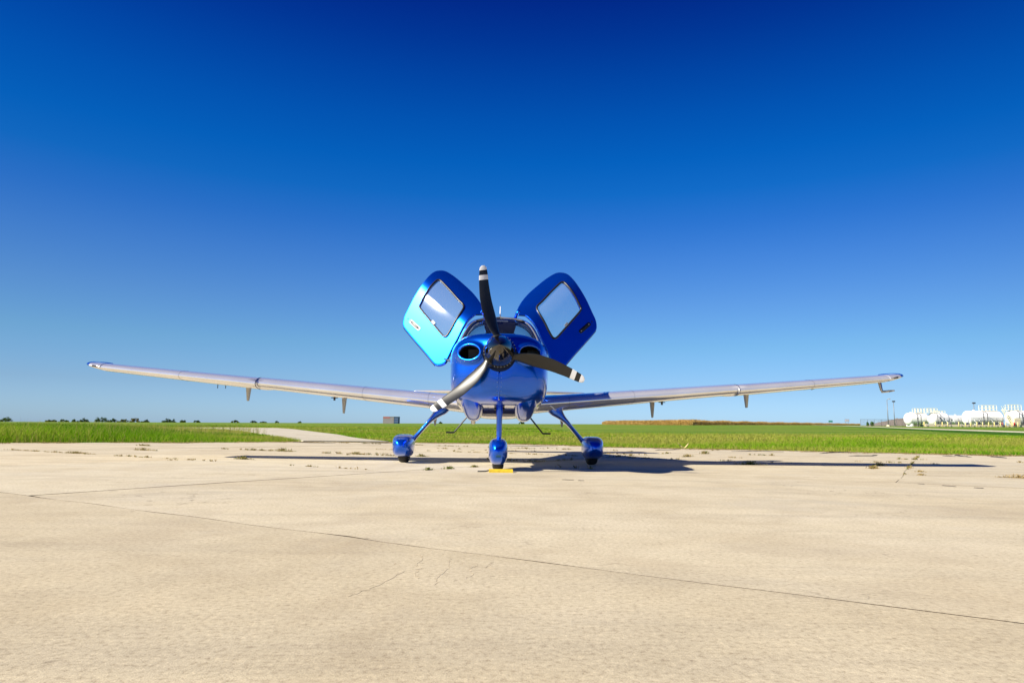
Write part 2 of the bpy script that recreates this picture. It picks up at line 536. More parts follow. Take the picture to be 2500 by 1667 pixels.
def wob(x, y, q):
    """the saw cuts wander a little; both sides of a joint wander together"""
    return .011 * math.sin(x * 1.9 + y * 1.3 + q) + .007 * math.sin(x * 5.3 - y * 3.1 + 2.2 * q) + .004 * math.sin(x * 13.7 + y * 9.1 + 4 * q)


BIG = [-40, -33, -26, -19.0, -9.7, 4.3, 13.6, 22.9, 32, 40]
MIDL = [-40, -35, -30, -25, -22.6, -17.95, -13.3, -8.67, -5.02]
MIDR = [-5.02, 8.95, 13.6, 18.25, 22.9, 27.5, 32, 40]
FAR = [-5.02, -.35, 4.3, 8.95, 13.6, 18.25, 22.9, 27.5, 32, 40]
CELLS = []
for ns, a_s in ((BIG, (-34, -27, -20.5, -14, -7.5, -1.2 - 3.2, 2.19)), (MIDL, (2.19, 5.75, 8.98, 15.4, 21.8, 28, 35)), (MIDR, (2.19, 7.8)), (FAR, (7.8, 15.4, 21.8, 28, 35))):
    for n0_, n1_ in zip(ns, ns[1:]):
        for a0_, a1_ in zip(a_s, a_s[1:]): CELLS.append((n0_, n1_, a0_, a1_))
for n0_, n1_, a0_, a1_ in CELLS:
    if True:
        g = .0006 if 2.19 in (a0_, a1_) else .0016
        P = AP_POLY
        for nr, of in ((NU, n1_ - (.0032 if abs(n1_ + 5.02) < .01 else .0008)), (-NU, -n0_ - (.0032 if abs(n0_ + 5.02) < .01 else .0008)), (AU, a1_ - g), (-AU, -a0_ - g)):
            if len(P) > 2: P = clip(P, nr, of)
        if len(P) < 3: continue
        area = .5 * sum(P[k][0] * P[(k + 1) % len(P)][1] - P[(k + 1) % len(P)][0] * P[k][1] for k in range(len(P)))
        if abs(area) < .5: continue
        c = np.mean(np.array(P), 0)
        near = abs(c[0]) < 13 and -3 < c[1] < 19
        step = .22 if near else 1.2
        loop = []
        for k in range(len(P)):
            a, b = np.array(P[k]), np.array(P[(k + 1) % len(P)])
            L = np.linalg.norm(b - a)
            if L < 1e-4: continue
            along = abs(float((b - a) @ NU)) / L < .3
            nn = max(1, int(L / step)); inw = np.array([-(b - a)[1], (b - a)[0]]) / L * (1 if area > 0 else -1)
            for q in range(nn):
                t = (q + (RNG.uniform(-.3, .3) if q else 0)) / nn
                jit = (abs(RNG.normal(0, .0026)) + (RNG.uniform(.006, .022) if RNG.random() < .06 else 0)) * (.4 if along else 1)
                loop.append(tuple(a + (b - a) * t + inw * jit))
        dz = tone.uniform(-.002, .002)
        if a0_ == 2.19 and n0_ < 8: dz = 0.0 if n0_ > -6 else .0015
        if (n0_, a1_) == (-9.7, 2.19): dz = .0003
        def ring(shr, z):
            out = []
            for p in loop:
                d = np.array(p) - c
                out.append((p[0] - d[0] / np.linalg.norm(d) * shr, p[1] - d[1] / np.linalg.norm(d) * shr, z + dz))
            return out
        loop = [(x + AU[0] * wob(x, y, 1) + NU[0] * wob(x, y, 2), y + AU[1] * wob(x, y, 1) + NU[1] * wob(x, y, 2)) for x, y in loop]
        n = len(loop)
        V, F = loft([ring(0, -.14), ring(0, -.003), ring(.0015, 0)], cap=False)
        F.append(tuple(2 * n + k for k in range(n)))
        s = mesh("slab", V, F, None, apron, smooth=False, mats=[MAT["concrete"], MAT["soil"]], fm=[1] * (2 * n) + [0])
        k = tone.uniform(.95, 1.04)
        warm = tone.uniform(-.015, .02)
        if a1_ <= 2.19: k = .865; warm = .032
        s.color = (k * (1 + warm * .6), k, k * (1 - warm), 1)

# dark bitumen seams and heaved crack lips that stand a little proud of the slabs
MAT["bitumen"] = plain("bitumen_seam", (.030, .026, .024), .85, var=.3, scale=20)
SEAMS = [([(7.47, 16.62), (8.0, 17.35), (8.7, 18.04), (8.83, 17.76)], .020), ([(7.33, 14.99), (7.94, 15.20), (8.41, 15.87)], .018), ([(9.93, 15.9), (10.14, 15.73)], .014),
         ([(11.03, 17.09), (10.6, 16.4), (10.32, 15.79), (10.18, 15.26)], .020), ([(10.96, 15.76), (10.77, 15.01)], .022), ([(4.163, 6.238), (4.228, 6.205)], .004), ([(3.913, 6.668), (3.95, 6.624)], .003),
         ([(4.035, 6.492), (4.083, 6.36)], .003), ([(.491, 6.592), (.601, 6.558)], .0025), ([(.639, 6.512), (.691, 6.495)], .003), ([(3.69, 17.62), (4.1, 18.1), (4.61, 18.8)], .014),
         ([(-6.9, 21.6), (-6.04, 20.91), (-5.3, 20.9)], .018), ([(-4.75, 21.83), (-3.9, 21.6), (-3.2, 21.9)], .016), ([(5.6, 17.5), (6.4, 17.9), (7.0, 17.7)], .014), ([(-.4, 20.6), (.5, 20.2), (1.4, 20.3)], .014)]
for pts, hgt in SEAMS:
    V, F = [], []
    P = []
    for a, b in zip(pts, pts[1:]):
        for k in range(6): P.append(np.array(a) + (np.array(b) - np.array(a)) * k / 6 + RNG.normal(0, .02 if hgt > .01 else .003, 2))
    P.append(np.array(pts[-1])); m = len(P)
    for k, q in enumerate(P):
        t = P[min(k + 1, m - 1)] - P[max(k - 1, 0)]; t = t / (np.linalg.norm(t) + 1e-9); nn = np.array([-t[1], t[0]])
        f = math.sin(math.pi * (k + .35) / (m - .3)) ** .5 * RNG.uniform(.6, 1.1); w = hgt * 1.8 * f + .002
        V += [(q[0] - nn[0] * w, q[1] - nn[1] * w, .001), (q[0], q[1], .003 + hgt * f), (q[0] + nn[0] * w, q[1] + nn[1] * w, .001)]
    for k in range(m - 1):
        for a in range(2): F.append((k * 3 + a, k * 3 + a + 1, k * 3 + 4 + a, k * 3 + 3 + a))
    mesh("seam", V, F, MAT["bitumen"], apron, smooth=False)

# short jagged cracks in the near slab
CRACKS = [[(-.336, 2.617), (-.308, 2.537), (-.318, 2.437), (-.29, 2.348), (-.303, 2.268), (-.283, 2.196)], [(-.211, 2.544), (-.214, 2.444), (-.199, 2.374), (-.215, 2.286), (-.22, 2.2), (-.22, 2.11)],
          [(-.104, 2.452), (-.126, 2.345), (-.112, 2.28), (-.133, 2.205)], [(-.343, 2.298), (-.375, 2.145), (-.402, 2.036), (-.442, 1.956)], [(-.055, 2.477), (-.073, 2.382), (-.038, 2.364)], [(-.403, 2.453), (-.372, 2.397)]]
MAT["crack"] = plain("crack_dirt", (.31, .25, .17), 1.0, var=.3, scale=40)
for pts in CRACKS:
    P = []
    for a, b in zip(pts, pts[1:]):
        for k in range(5): P.append(np.array(a) + (np.array(b) - np.array(a)) * k / 5 + RNG.normal(0, .0045, 2))
    P.append(np.array(pts[-1])); V, F = [], []; m = len(P)
    for k, q in enumerate(P):
        t = P[min(k + 1, m - 1)] - P[max(k - 1, 0)]; t = t / (np.linalg.norm(t) + 1e-9); nn = np.array([-t[1], t[0]])
        w = .0008 * math.sin(math.pi * (k + .5) / m) * RNG.uniform(.2, 1.5) + .0002
        V += [(q[0] - nn[0] * w, q[1] - nn[1] * w, -.0004), (q[0], q[1], .0010), (q[0] + nn[0] * w, q[1] + nn[1] * w, -.0004)]
    for k in range(m - 1):
        for a in range(2): F.append((k * 3 + a, k * 3 + a + 1, k * 3 + 4 + a, k * 3 + 3 + a))
    mesh("crack", V, F, MAT["crack"], apron, smooth=False)
# ------------------------------------------------------------------ the aeroplane
YAW = math.atan2(.018, 1)
plane = empty("airplane", (-math.sin(YAW) * 7.5, math.cos(YAW) * 7.5, 0), YAW)
tag(plane, "blue low-wing propeller aeroplane with both doors raised, parked on the concrete apron", "airplane")

YT = [.06, .075, .10, .16, .24, .35, .5, .8, 1.1, 1.36, 1.5, 1.7, 1.9, 2.1, 2.4, 2.8, 3.2, 3.6, 4.2, 5.0, 6.0, 7.0, 7.45]
TAB = dict(
    a=[.19, .225, .29, .415, .505, .548, .572, .590, .598, .605, .608, .611, .612, .613, .613, .610, .590, .545, .43, .31, .20, .11, .05],
    zt=[1.495, 1.503, 1.515, 1.54, 1.556, 1.568, 1.578, 1.596, 1.617, 1.65, 1.745, 1.870, 1.975, 2.045, 2.100, 2.113, 2.09, 2.03, 1.88, 1.72, 1.57, 1.47, 1.42],
    zb=[1.10, 1.00, .925, .845, .795, .765, .745, .728, .715, .70, .68, .64, .622, .617, .615, .62, .635, .68, .77, .89, 1.03, 1.16, 1.22],
    zc=[1.31, 1.30, 1.28, 1.25, 1.23, 1.21, 1.2, 1.2, 1.2, 1.2, 1.2, 1.2, 1.2, 1.2, 1.22, 1.24, 1.26, 1.28, 1.3, 1.32, 1.33, 1.33, 1.33],
    nt=[2, 2.1, 2.3, 2.6, 2.9, 3.1, 3.2, 3.3, 3.3, 3.3, 3.35, 3.4, 3.5, 3.6, 3.6, 3.4, 3.1, 2.8, 2.4, 2.2, 2, 2, 2],
    nb=[2, 2.0, 2.1, 2.5, 3.0, 3.6, 4.0, 4.5, 4.5, 4.4, 4.2, 3.8, 3.4, 3.1, 3.0, 2.9, 2.8, 2.6, 2.4, 2.2, 2, 2, 2])
NQ = 44


def section(y, inset=0.0):
    t = {k: float(smooth_interp(y, YT, v)) for k, v in TAB.items()}
    a = t["a"] - inset
    pts = []
    for top in (True, False):
        b = (t["zt"] - t["zc"] if top else t["zc"] - t["zb"]) - inset
        n = t["nt"] if top else t["nb"]
        th = np.linspace(0, math.pi / 2, 900)
        x = a * np.sin(th) ** (2 / n); z = b * np.cos(th) ** (2 / n)
        if not top: x, z = x[::-1], -z[::-1]
        s = np.concatenate([[0], np.cumsum(np.hypot(np.diff(x), np.diff(z)))])
        u = np.linspace(0, s[-1], NQ + 1)
        q = [(float(np.interp(k, s, x)), t["zc"] + float(np.interp(k, s, z))) for k in u]
        pts += q[:-1] if top else q
    ring = [(x, y, z) for x, z in pts] + [(-x, y, z) for x, z in pts[-2:0:-1]]
    return ring


INL = (.338, 1.318, .117, .083)          # air inlet: x, z, half sizes


def inlet_r(x, z): return np.hypot((abs(x) - INL[0]) / INL[2], (z - INL[1]) / INL[3])


# cowling
yy = list(.06 + (np.linspace(0, 1, 60) ** 1.7) * 1.30)
rings = []
for y in yy:
    rg = []
    for x, y_, z in section(y):
        if y < .75:
            r = inlet_r(x, z); w = sm((.75 - y) / .3)
            y_ = y_ - .04 * w * math.exp(-((r - 1.1) / .32) ** 2)
            y_ -= .045 * w * float(sm((1.30 - z) / .48))
        rg.append((x, y_, z))
    rings.append(rg)
V, F = loft(rings, cap=False)
Va = np.array(V)
bvh = BVHTree.FromPolygons([Vector(v) for v in V], F)
F2 = []
for f in F:
    cx, cy, cz = Va[list(f)].mean(0)
    if cy < .6 and inlet_r(cx, cz) < 1.07: continue
    F2.append(f)
cowl = mesh("cowling", V, F2, MAT["blue"], plane)
n0 = len(rings[0])
mesh("front_bulkhead", rings[0] + [(0, .07, 1.31)], [(k, (k + 1) % n0, n0) for k in range(n0)], MAT["navy"], cowl)


def surf_y(x, z, d=.3):
    h = bvh.ray_cast(Vector((x, -2, z)), Vector((0, 1, 0)))
    return h[0].y if h[0] is not None else d


for s in (-1, 1):
    rim = []
    for k in range(64):
        a = 2 * math.pi * k / 64
        x = s * INL[0] + INL[2] * 1.09 * math.cos(a); z = INL[1] + INL[3] * 1.09 * math.sin(a)
        rim.append((x, surf_y(s * INL[0] + INL[2] * 1.16 * math.cos(a), INL[1] + INL[3] * 1.16 * math.sin(a)), z))
    ysm = np.array([p[1] for p in rim])
    for _ in range(6): ysm = (np.roll(ysm, 1) + 2 * ysm + np.roll(ysm, -1)) / 4
    rim = [(p[0], y + .006, p[2]) for p, y in zip(rim, ysm)]
    MB().tube(rim, .016, 10, True).build("air_inlet", MAT["blue"], cowl, True)
    duct = [[(s * INL[0] + k * (p[0] - s * INL[0]), p[1] + d, INL[1] + k * (p[2] - INL[1])) for p in rim] for d, k in ((.0, .97), (.1, .92), (.28, .85))]
    Vd, Fd = loft(duct, cap=False); Fd.append(tuple(2 * 64 + k for k in range(64)))
    mesh("inlet_duct", Vd, Fd, MAT["void"], cowl)
    fb = MB()
    for k in range(9): fb.box((s * INL[0] + .045 - .0, ysm.mean() + .2, INL[1] - .055 + k * .013), (.13, .05, .007))
    fb.build("cylinder_fins", MAT["fins"], cowl)
    MB().box((s * INL[0] + .045, ysm.mean() + .1, INL[1] - .078), (.11, .12, .008)).build("baffle_plate", MAT["white"], cowl)

# raised seam down the middle of the chin, with its screws
sm_pts = [(.0, surf_y(.002, z) + .004, z) for z in np.linspace(1.10, .80, 16)]
MB().tube(sm_pts, .011, 8).build("chin_seam", MAT["blue"], cowl, True)
sc_ = MB()
for z in np.linspace(1.08, .84, 6):
    for dx in (-.022, .022): sc_.lathe([(.0045, .002), (.003, -.004)], (dx, surf_y(dx, z), z), "y", 6)
for s in (-1, 1):
    for x in np.linspace(.30, .53, 6): sc_.lathe([(.0045, .002), (.003, -.004)], (s * x, surf_y(s * x, 1.215), 1.215), "y", 6)
sc_.build("cowl_screws", MAT["steel"], cowl)["kind"] = "stuff"
for s in (-1, 1):
    for xa, xb in ((.19, .235), (.455, .57)):
        pts = [(s * x, surf_y(s * x, 1.318) + .001, 1.318) for x in np.linspace(xa, xb, 12)]
        MB().tube(pts, .0025, 6).build("cowl_seam", MAT["navy"], cowl)

# under-cowl cheeks
for s in (-1, 1):
    prof = [(.24, .03, .865), (.30, .085, .80), (.38, .112, .742), (.52, .124, .685), (.7, .127, .630), (.92, .126, .594), (1.2, .120, .585), (1.4, .108, .600), (1.6, .08, .63), (1.8, .03, .67)]
    ysr = np.concatenate([np.linspace(.24, .5, 22), np.linspace(.54, 1.8, 26)])
    rg = []
    for y in ysr:
        w = float(smooth_interp(y, [p[0] for p in prof], [p[1] for p in prof])); zb = float(smooth_interp(y, [p[0] for p in prof], [p[2] for p in prof]))
        zt = .90; h = zt - zb
        rg.append([(s * .312 + w * 1.1 * np.sign(math.cos(t)) * abs(math.cos(t)) ** (2 / 2.5), y, zt - .02 + (h if math.sin(t) < 0 else .05) * np.sign(math.sin(t)) * abs(math.sin(t)) ** (2 / 2.5)) for t in np.linspace(0, 2 * math.pi, 37)[:-1]])
    Vc, Fc = loft(rg)
    mesh("cowl_cheek", Vc, Fc, MAT["blue"], cowl)
MB().box((0, 1.33, .695), (.44, .05, .055)).build("cooling_outlet", MAT["navy"], cowl)
for s in (-1, 1): MB().tube([(s * .60, .8, 1.352), (s * .61, 1.35, 1.352)], .003, 6).build("cowl_seam", MAT["navy"], cowl)

# cabin and tail
yy = np.concatenate([np.arange(1.364, 3.7, .02), np.linspace(3.72, 7.45, 40)])
rings = [section(float(y)) for y in yy]
V, F = loft(rings, cap=False)
Va = np.array(V)


def zone(x, y, z):
    """which opening a point of the shell belongs to, from the side view"""
    pil = 1.47 + (z - 1.60) * 1.32                       # slanting front pillar line
    if y > 1.40 and z > 1.615 and y < pil and y < 2.12: return "w"
    if z > 1.10 and y > max(1.78, pil + .10) and y < 2.86 - max(0, 1.5 - z) * .35 and z < 2.088 and abs(x) > .235: return "d"
    if 2.93 < y < 3.62 and 1.52 < z < 2.088 and abs(x) > .235: return "r"
    return ""


Fb, Fw, Fr, fmb = [], [], [], []
for f in F:
    c = Va[list(f)].mean(0)
    q = zone(*c)
    if q == "w": Fw.append(f)
    elif q == "r": Fr.append(f)
    elif q == "d": pass
    else:
        Fb.append(f); fmb.append(1 if (c[2] < .80 and c[1] < 4.2) else 0)


def sub(V, F):
    ids = sorted({i for f in F for i in f}); mp = {k: i for i, k in enumerate(ids)}
    return [V[i] for i in ids], [tuple(mp[i] for i in f) for f in F]


v_, f_ = sub(V, Fb)
fus = mesh("fuselage", v_, f_, None, plane, mats=[MAT["blue"], MAT["silver"]], fm=fmb)
md = fus.modifiers.new("skin_thickness", "SOLIDIFY"); md.thickness = .012; md.offset = -1
v_, f_ = sub(V, Fw); wsh = mesh("windshield", v_, f_, MAT["wshield"], plane)
for s in (-1, 1):
    v_, f_ = sub(V, [f for f in Fr if Va[list(f)].mean(0)[0] * s > 0]); mesh("rear_window", v_, f_, MAT["wshield"], plane)
# lining a little inside the shell
n0 = len(rings[0])
yl = np.arange(1.44, 3.72, .03)
lr = [section(float(y), .03) for y in yl]
Vl, Fl = loft(lr, cap=False); Vla = np.array(Vl)
keep = [f for f in Fl if zone(*(Vla[list(f)].mean(0))) == "" and Vla[list(f)].mean(0)[2] > .9]
v_, f_ = sub(Vl, keep)
mesh("cabin_lining", v_, f_, MAT["lining"], fus)
# pillar trim along the windshield edge, both sides
for s in (-1, 1):
    pts = []
    for z in np.linspace(1.60, 2.06, 24):
        y = 1.47 + (z - 1.60) * 1.32
        sec = np.array(section(float(y)))
        k = [p for p in sec if p[0] * s >= 0 and p[2] > 1.2]
        k = np.array(k); o = np.argsort(k[:, 2])
        pts.append((float(np.interp(z, k[o, 2], k[o, 0])), y, z))
    MB().tube(pts, .011, 8).build("windshield_pillar", MAT["lining"], fus, True)
# cabin furniture
MB().box((0, 1.62, 1.545), (1.06, .46, .09)).box((0, 1.86, 1.40), (1.08, .06, .34)).build("instrument_panel", MAT["dark"], fus)
fl = MB().box((0, 2.6, .80), (1.0, 2.2, .04)).box((0, 3.66, 1.3), (.92, .03, 1.0)); fl.build("cabin_floor", MAT["dark"], fus)
for s in (-1, 1):
    rg = []
    for z, w, d, yo in ((.95, .21, .07, 2.55), (1.2, .23, .075, 2.60), (1.5, .22, .065, 2.68), (1.62, .17, .06, 2.71), (1.66, .12, .05, 2.72), (1.69, .13, .055, 2.73), (1.80, .13, .055, 2.75), (1.85, .10, .04, 2.76)):
        rg.append([(s * .27 + w * math.cos(t) * (1 if abs(math.cos(t)) < .6 else .95), yo + d * math.sin(t), z) for t in np.linspace(0, 2 * math.pi, 25)[:-1]])
    Vs, Fs = loft(rg)
    mesh("seat", Vs, Fs, MAT["dark"], fus)
    sv = [[(s * (.10 + .20 * u), 1.98 + .03 * u, 1.925 - .02 * u + dz) for u in (0, .5, 1)] for dz in (0, -.075)]
    MB().box((s * .22, 1.97, 1.975), (.22, .09, .014)).build("sun_visor", MAT["dark"], fus)
MB().box((0, 2.1, 1.99), (.09, .16, .07)).build("overhead_console", MAT["dark"], fus)

# aerial on the roof
an = MB().lathe([(.055, 0), (.05, .02), (.02, .035)], (0, 3.0, 2.105), n=16); an.build("aerial_base", MAT["white"], fus, True)
MB().tube([(0, 3.0, 2.12), (0, 3.01, 2.375)], [.011, .006], 8).build("aerial_rod", MAT["white"], fus, True)

# spinner and propeller
HZ = 1.32
prof = [(.172, -.02)] + [(.172 * max(0, 1 - t ** 1.45) ** .72, -.02 - .44 * t) for t in np.linspace(.03, .995, 26)] + [(.002, -.461)]
sp = MB().lathe(prof, n=48)
tilt = R(-2.2)
sp.v = [(x, z * math.cos(tilt) - y * math.sin(tilt) * -1 * 0 + 0, y) for x, y, z in sp.v]
sp.v = [(x, y, z + HZ + (-y) * math.tan(R(2.6))) for x, y, z in sp.v]
spin = sp.build("spinner", MAT["chrome_black"], plane, True)
MB().lathe([(.178, -.012), (.178, .05), (.15, .07)], (0, 0, HZ), "y", 48).build("spinner_backplate", MAT["black"], spin, True)
sb = MB()
for k in range(30):
    a = 2 * math.pi * k / 30
    sb.lathe([(.0055, -.004), (.003, -.008)], (.176 * math.cos(a), -.012, HZ + .176 * math.sin(a)), "y", 6)
sb.build("spinner_screws", MAT["steel"], spin)["kind"] = "stuff"

BR = [.10, .16, .26, .424, .588, .75, .92, .965, .985]
B_OFF = [0, 0, .015, .034, .040, .029, .006, .0, -.004]       # sweep of the mid line
B_W = [.060, .066, .098, .134, .128, .112, .090, .070, .03]
B_TW = [58, 54, 46, 37, 30, 24, 19, 18, 18]
B_TH = [.055, .05, .034, .024, .018, .013, .009, .007, .004]


def blade_ring(r, phi):
    er = Vector((math.cos(phi), 0, math.sin(phi))); et = Vector((-math.sin(phi), 0, math.cos(phi)))
    off, w, tw, th = (float(smooth_interp(r, BR, q)) for q in (B_OFF, B_W, B_TW, B_TH))
    tw = R(tw); c = min(w / math.cos(tw), w * 1.45)
    ch = et * math.cos(tw) + Vector((0, -1, 0)) * math.sin(tw)           # along the chord
    nr = Vector((0, -1, 0)) * math.cos(tw) - et * math.sin(tw)           # towards the front
    out = []
    for k in range(28):
        a = 2 * math.pi * k / 28
        u = math.cos(a); v = math.sin(a) * (1 - .25 * u)
        out.append(Vector((0, -.02, HZ)) + er * r + et * off + ch * (u * c / 2) + nr * (v * th / 2 + .25 * th * (1 - u * u)))
    return out


for deg in (102, 222, 342):
    phi = R(deg)
    V1, F1 = loft([blade_ring(r, phi) for r in np.linspace(.10, .822, 40)])
    bl = MB().add(V1, F1)
    V2, F2_ = loft([blade_ring(r, phi) for r in np.linspace(.877, .932, 5)]); bl.add(V2, F2_)
    bo = bl.build("propeller_blade", MAT["blade_black"], plane, True, 50)
    for a, b in ((.822, .877), (.932, .985)):
        Vb, Fb_ = loft([blade_ring(r, phi) for r in np.linspace(a, b, 8)])
        sharp(mesh("tip_band", Vb, Fb_, MAT["band"], bo), 50)
    er = Vector((math.cos(phi), 0, math.sin(phi)))
    MB().tube([Vector((0, -.02, HZ)) + er * .09, Vector((0, -.02, HZ)) + er * .178], [.062, .058], 20).build("blade_cuff", MAT["black"], bo, True)


# wings
def airfoil(c, th, camber=.02, n=34):
    xu = (1 - np.cos(np.linspace(0, math.pi, n))) / 2
    yt = 5 * th * (.2969 * np.sqrt(xu) - .126 * xu - .3516 * xu**2 + .2843 * xu**3 - .1036 * xu**4)
    yc = np.where(xu < .4, camber / .16 * (.8 * xu - xu**2), camber / .36 * (.2 + .8 * xu - xu**2))
    P = [(x * c, (m + t) * c) for x, t, m in zip(xu, yt, yc)] + [(x * c, (m - t) * c) for x, t, m in list(zip(xu, yt, yc))[-2:0:-1]]
    return P


def wing_z(x): return .83 + .0889 * (x - .657)


W_ST = [  # |x|, leading edge y, chord, lift, thickness, incidence
    (.40, 1.90, 1.72, .0, .150, 2.2), (.62, 1.94, 1.63, .0, .148, 2.0), (.85, 1.97, 1.56, .0, .150, 1.8), (1.6, 2.01, 1.42, 0, .150, 1.5), (2.6, 2.07, 1.24, 0, .148, 1.2), (3.395, 2.115, 1.10, 0, .148, 1.0),
    (3.405, 2.075, 1.14, -.012, .150, 1.0), (4.4, 2.14, 1.00, -.010, .146, .6), (5.2, 2.20, .90, -.006, .142, .3), (5.64, 2.24, .84, -.003, .138, .2)]
T_ST = [(5.643, 2.24, .84, -.003, .138, .2), (5.75, 2.265, .825, .004, .125, 0), (5.85, 2.305, .80, .014, .108, -1), (5.925, 2.375, .75, .026, .09, -2.5), (5.968, 2.48, .66, .038, .07, -4.5), (5.988, 2.62, .54, .048, .05, -6), (5.994, 2.80, .38, .056, .03, -7)]


def st_ring(s, st):
    x, yl, c, dz, th, inc = st
    i = R(inc)
    return [(s * x, yl + u * math.cos(i) + w * math.sin(i), wing_z(x) + dz + w * math.cos(i) - u * math.sin(i)) for u, w in airfoil(c, th)]


def dense(sts, k):
    out = []
    for a, b in zip(sts, sts[1:]):
        m = 1 if b[0] - a[0] < .02 else k
        for j in range(m): out.append(tuple(p + (q - p) * j / m for p, q in zip(a, b)))
    return out + [sts[-1]]


def plate_bracket(par, x, y, zt, zb, w=.052):
    d = .10
    V = []
    for z, ww, dd in ((zt + .05, w, d), (zt - .02, w, d), (zb, w * .45, d * .5), (zb - .006, w * .3, d * .4)):
        V += [(x - ww / 2, y - dd / 2, z), (x + ww / 2, y - dd / 2, z), (x + ww / 2, y + dd / 2, z), (x - ww / 2, y + dd / 2, z)]
    F = [(i * 4 + k, i * 4 + (k + 1) % 4, (i + 1) * 4 + (k + 1) % 4, (i + 1) * 4 + k) for i in range(3) for k in range(4)] + [(12, 13, 14, 15), (3, 2, 1, 0)]
    o = mesh("hinge_bracket", V, F, MAT["trim_beige"], par, smooth=False)
    return o


MAT["trim_beige"] = plain("bracket_paint", (.45, .43, .38), .45)
for s in (-1, 1):
    V, F = loft([st_ring(s, st) for st in dense(W_ST, 8)])
    wg = sharp(mesh("wing", V, F, MAT["silver"], plane), 50)
    V, F = loft([st_ring(s, st) for st in dense(T_ST, 4)])
    tp_a = np.array(V)
    tip = mesh("wing_tip", V, F, None, wg, mats=[MAT["silver"], MAT["blue"]], fm=[1 if (abs(tp_a[list(f)].mean(0)[0]) > 5.80 + .16 * max(0, 2.62 - tp_a[list(f)].mean(0)[1])) else 0 for f in F])
    # lamp lens on the leading edge of the tip
    ln = [(s * 5.70, 2.235, wing_z(5.70) + .0), (s * 5.78, 2.28, wing_z(5.78) + .006), (s * 5.80, 2.31, wing_z(5.80) + .008)]
    MB().tube(ln, [.008, .013, .006], 10).build("navigation_lamp", MAT["dark"], wg, True)
    # wedge where the drooped outer leading edge starts
    ed = [p for p in st_ring(s, (3.40, 2.072, 1.14, -.012, .153, 1.0)) if p[1] < 2.32]
    ed.sort(key=lambda p: p[2])
    MB().tube(ed, .004, 6).build("leading_edge_step", MAT["navy"], wg, True)
    for xs_ in (.98, 1.9, 4.5):
        a_, b_ = [t for t in zip(W_ST, W_ST[1:]) if t[0][0] <= xs_ < t[1][0]][0]
        st_ = tuple(p + (q - p) * (xs_ - a_[0]) / (b_[0] - a_[0]) for p, q in zip(a_, b_))
        lnp = st_ring(s, st_)
        MB().tube(lnp[-26:] + lnp[:14], .0016, 5).build("panel_seam", MAT["dark"], wg)
    plate_bracket(wg, s * 3.87, 3.14, 1.085, .862)
    plate_bracket(wg, s * 2.415, 3.25, .915, .692)
    plate_bracket(wg, s * .997, 3.32, .66, .525, .05)
    dr = MB().lathe([(.016, -.06), (.016, .02)], (s * 2.505, 2.98, .935), n=8).box((s * 2.505, 2.98, .915), (.10, .02, .012)); dr.build("fuel_drain", MAT["black"], wg)
    # stubs below the outer wing
    if s < 0:
        for x in (4.17, 4.29): MB().tube([(-x, 3.0, 1.10), (-x, 3.0, 1.035)], .006, 6).build("drain_stub", MAT["black"], wg)
    else:
        MB().tube([(5.02, 3.05, 1.20), (4.93, 3.2, 1.155)], .005, 6).build("static_wick", MAT["black"], wg)
        pm = MB().tube([(5.80, 2.80, 1.27), (5.825, 2.80, 1.14), (5.835, 2.78, 1.115)], [.026, .02, .018], 10)
        pm.tube([(5.835, 2.80, 1.113), (5.835, 2.62, 1.113), (5.835, 2.48, 1.113)], [.018, .017, .010], 10)
        pm.build("pitot_tube", MAT["steel"], wg, True)
        MB().tube([(.70, 1.80, .80), (.78, 1.90, .74)], .009, 8).build("step_light", MAT["white"], wg)

# tail
for s in (-1, 1):
    rg = []
    for x, yl, c, t in ((.03, 6.42, .92, .10), (1.0, 6.60, .74, .095), (1.72, 6.74, .60, .09), (1.82, 6.80, .48, .07), (1.85, 6.90, .30, .04)):
        rg.append([(s * x, yl + u, 1.245 + w) for u, w in airfoil(c, t, 0.0, 18)])
    V, F = loft(rg); mesh("horizontal_stabilizer", V, F, MAT["silver"], plane)
rg = []
for z, yl, c, t in ((1.35, 5.6, 1.75, .05), (1.7, 6.2, 1.1, .09), (2.2, 6.5, .85, .09), (2.46, 6.66, .66, .08), (2.50, 6.74, .5, .05)):
    rg.append([(w, yl + u, z) for u, w in airfoil(c, t, 0.0, 18)])
V, F = loft(rg); mesh("tail_fin", V, F, MAT["blue"], plane)


# undercarriage
def fairing(name, x, y0, y1, hw, zb, zt, mat, lean=0.0, n=2.7):
    rg = []
    for t in np.linspace(0.0, 1.0, 40):
        y = y0 + (y1 - y0) * (1 - math.cos(math.pi * t)) / 2
        u = (y - y0) / (y1 - y0)
        f = (1 - (1 - min(u / .36, 1)) ** 3.0) ** .5 if u < .36 else 1 - .93 * ((u - .36) / .64) ** 1.7
        f = max(f, .015)
        g = max(.02, (1 - (1 - min(u / .36, 1)) ** 2.4) ** .5 if u < .36 else 1 - .80 * ((u - .36) / .64) ** 2.0)
        zc = (zb + zt) / 2 + (.05 * max(0, u - .4))
        h = (zt - zb) / 2
        ring = []
        for a in np.linspace(0, 2 * math.pi, 49)[:-1]:
            ca, sa = math.cos(a), math.sin(a)
            px = np.sign(ca) * abs(ca) ** (2 / n); pz = np.sign(sa) * abs(sa) ** (2 / n)
            nar = 1 - .07 * max(0, -pz) - .03 * max(0, pz)
            ring.append((x + hw * f * px * nar + lean * pz * f, y, zc + h * g * pz))
        rg.append(ring)
    V, F = loft(rg)
    return mesh(name, V, F, mat, plane)


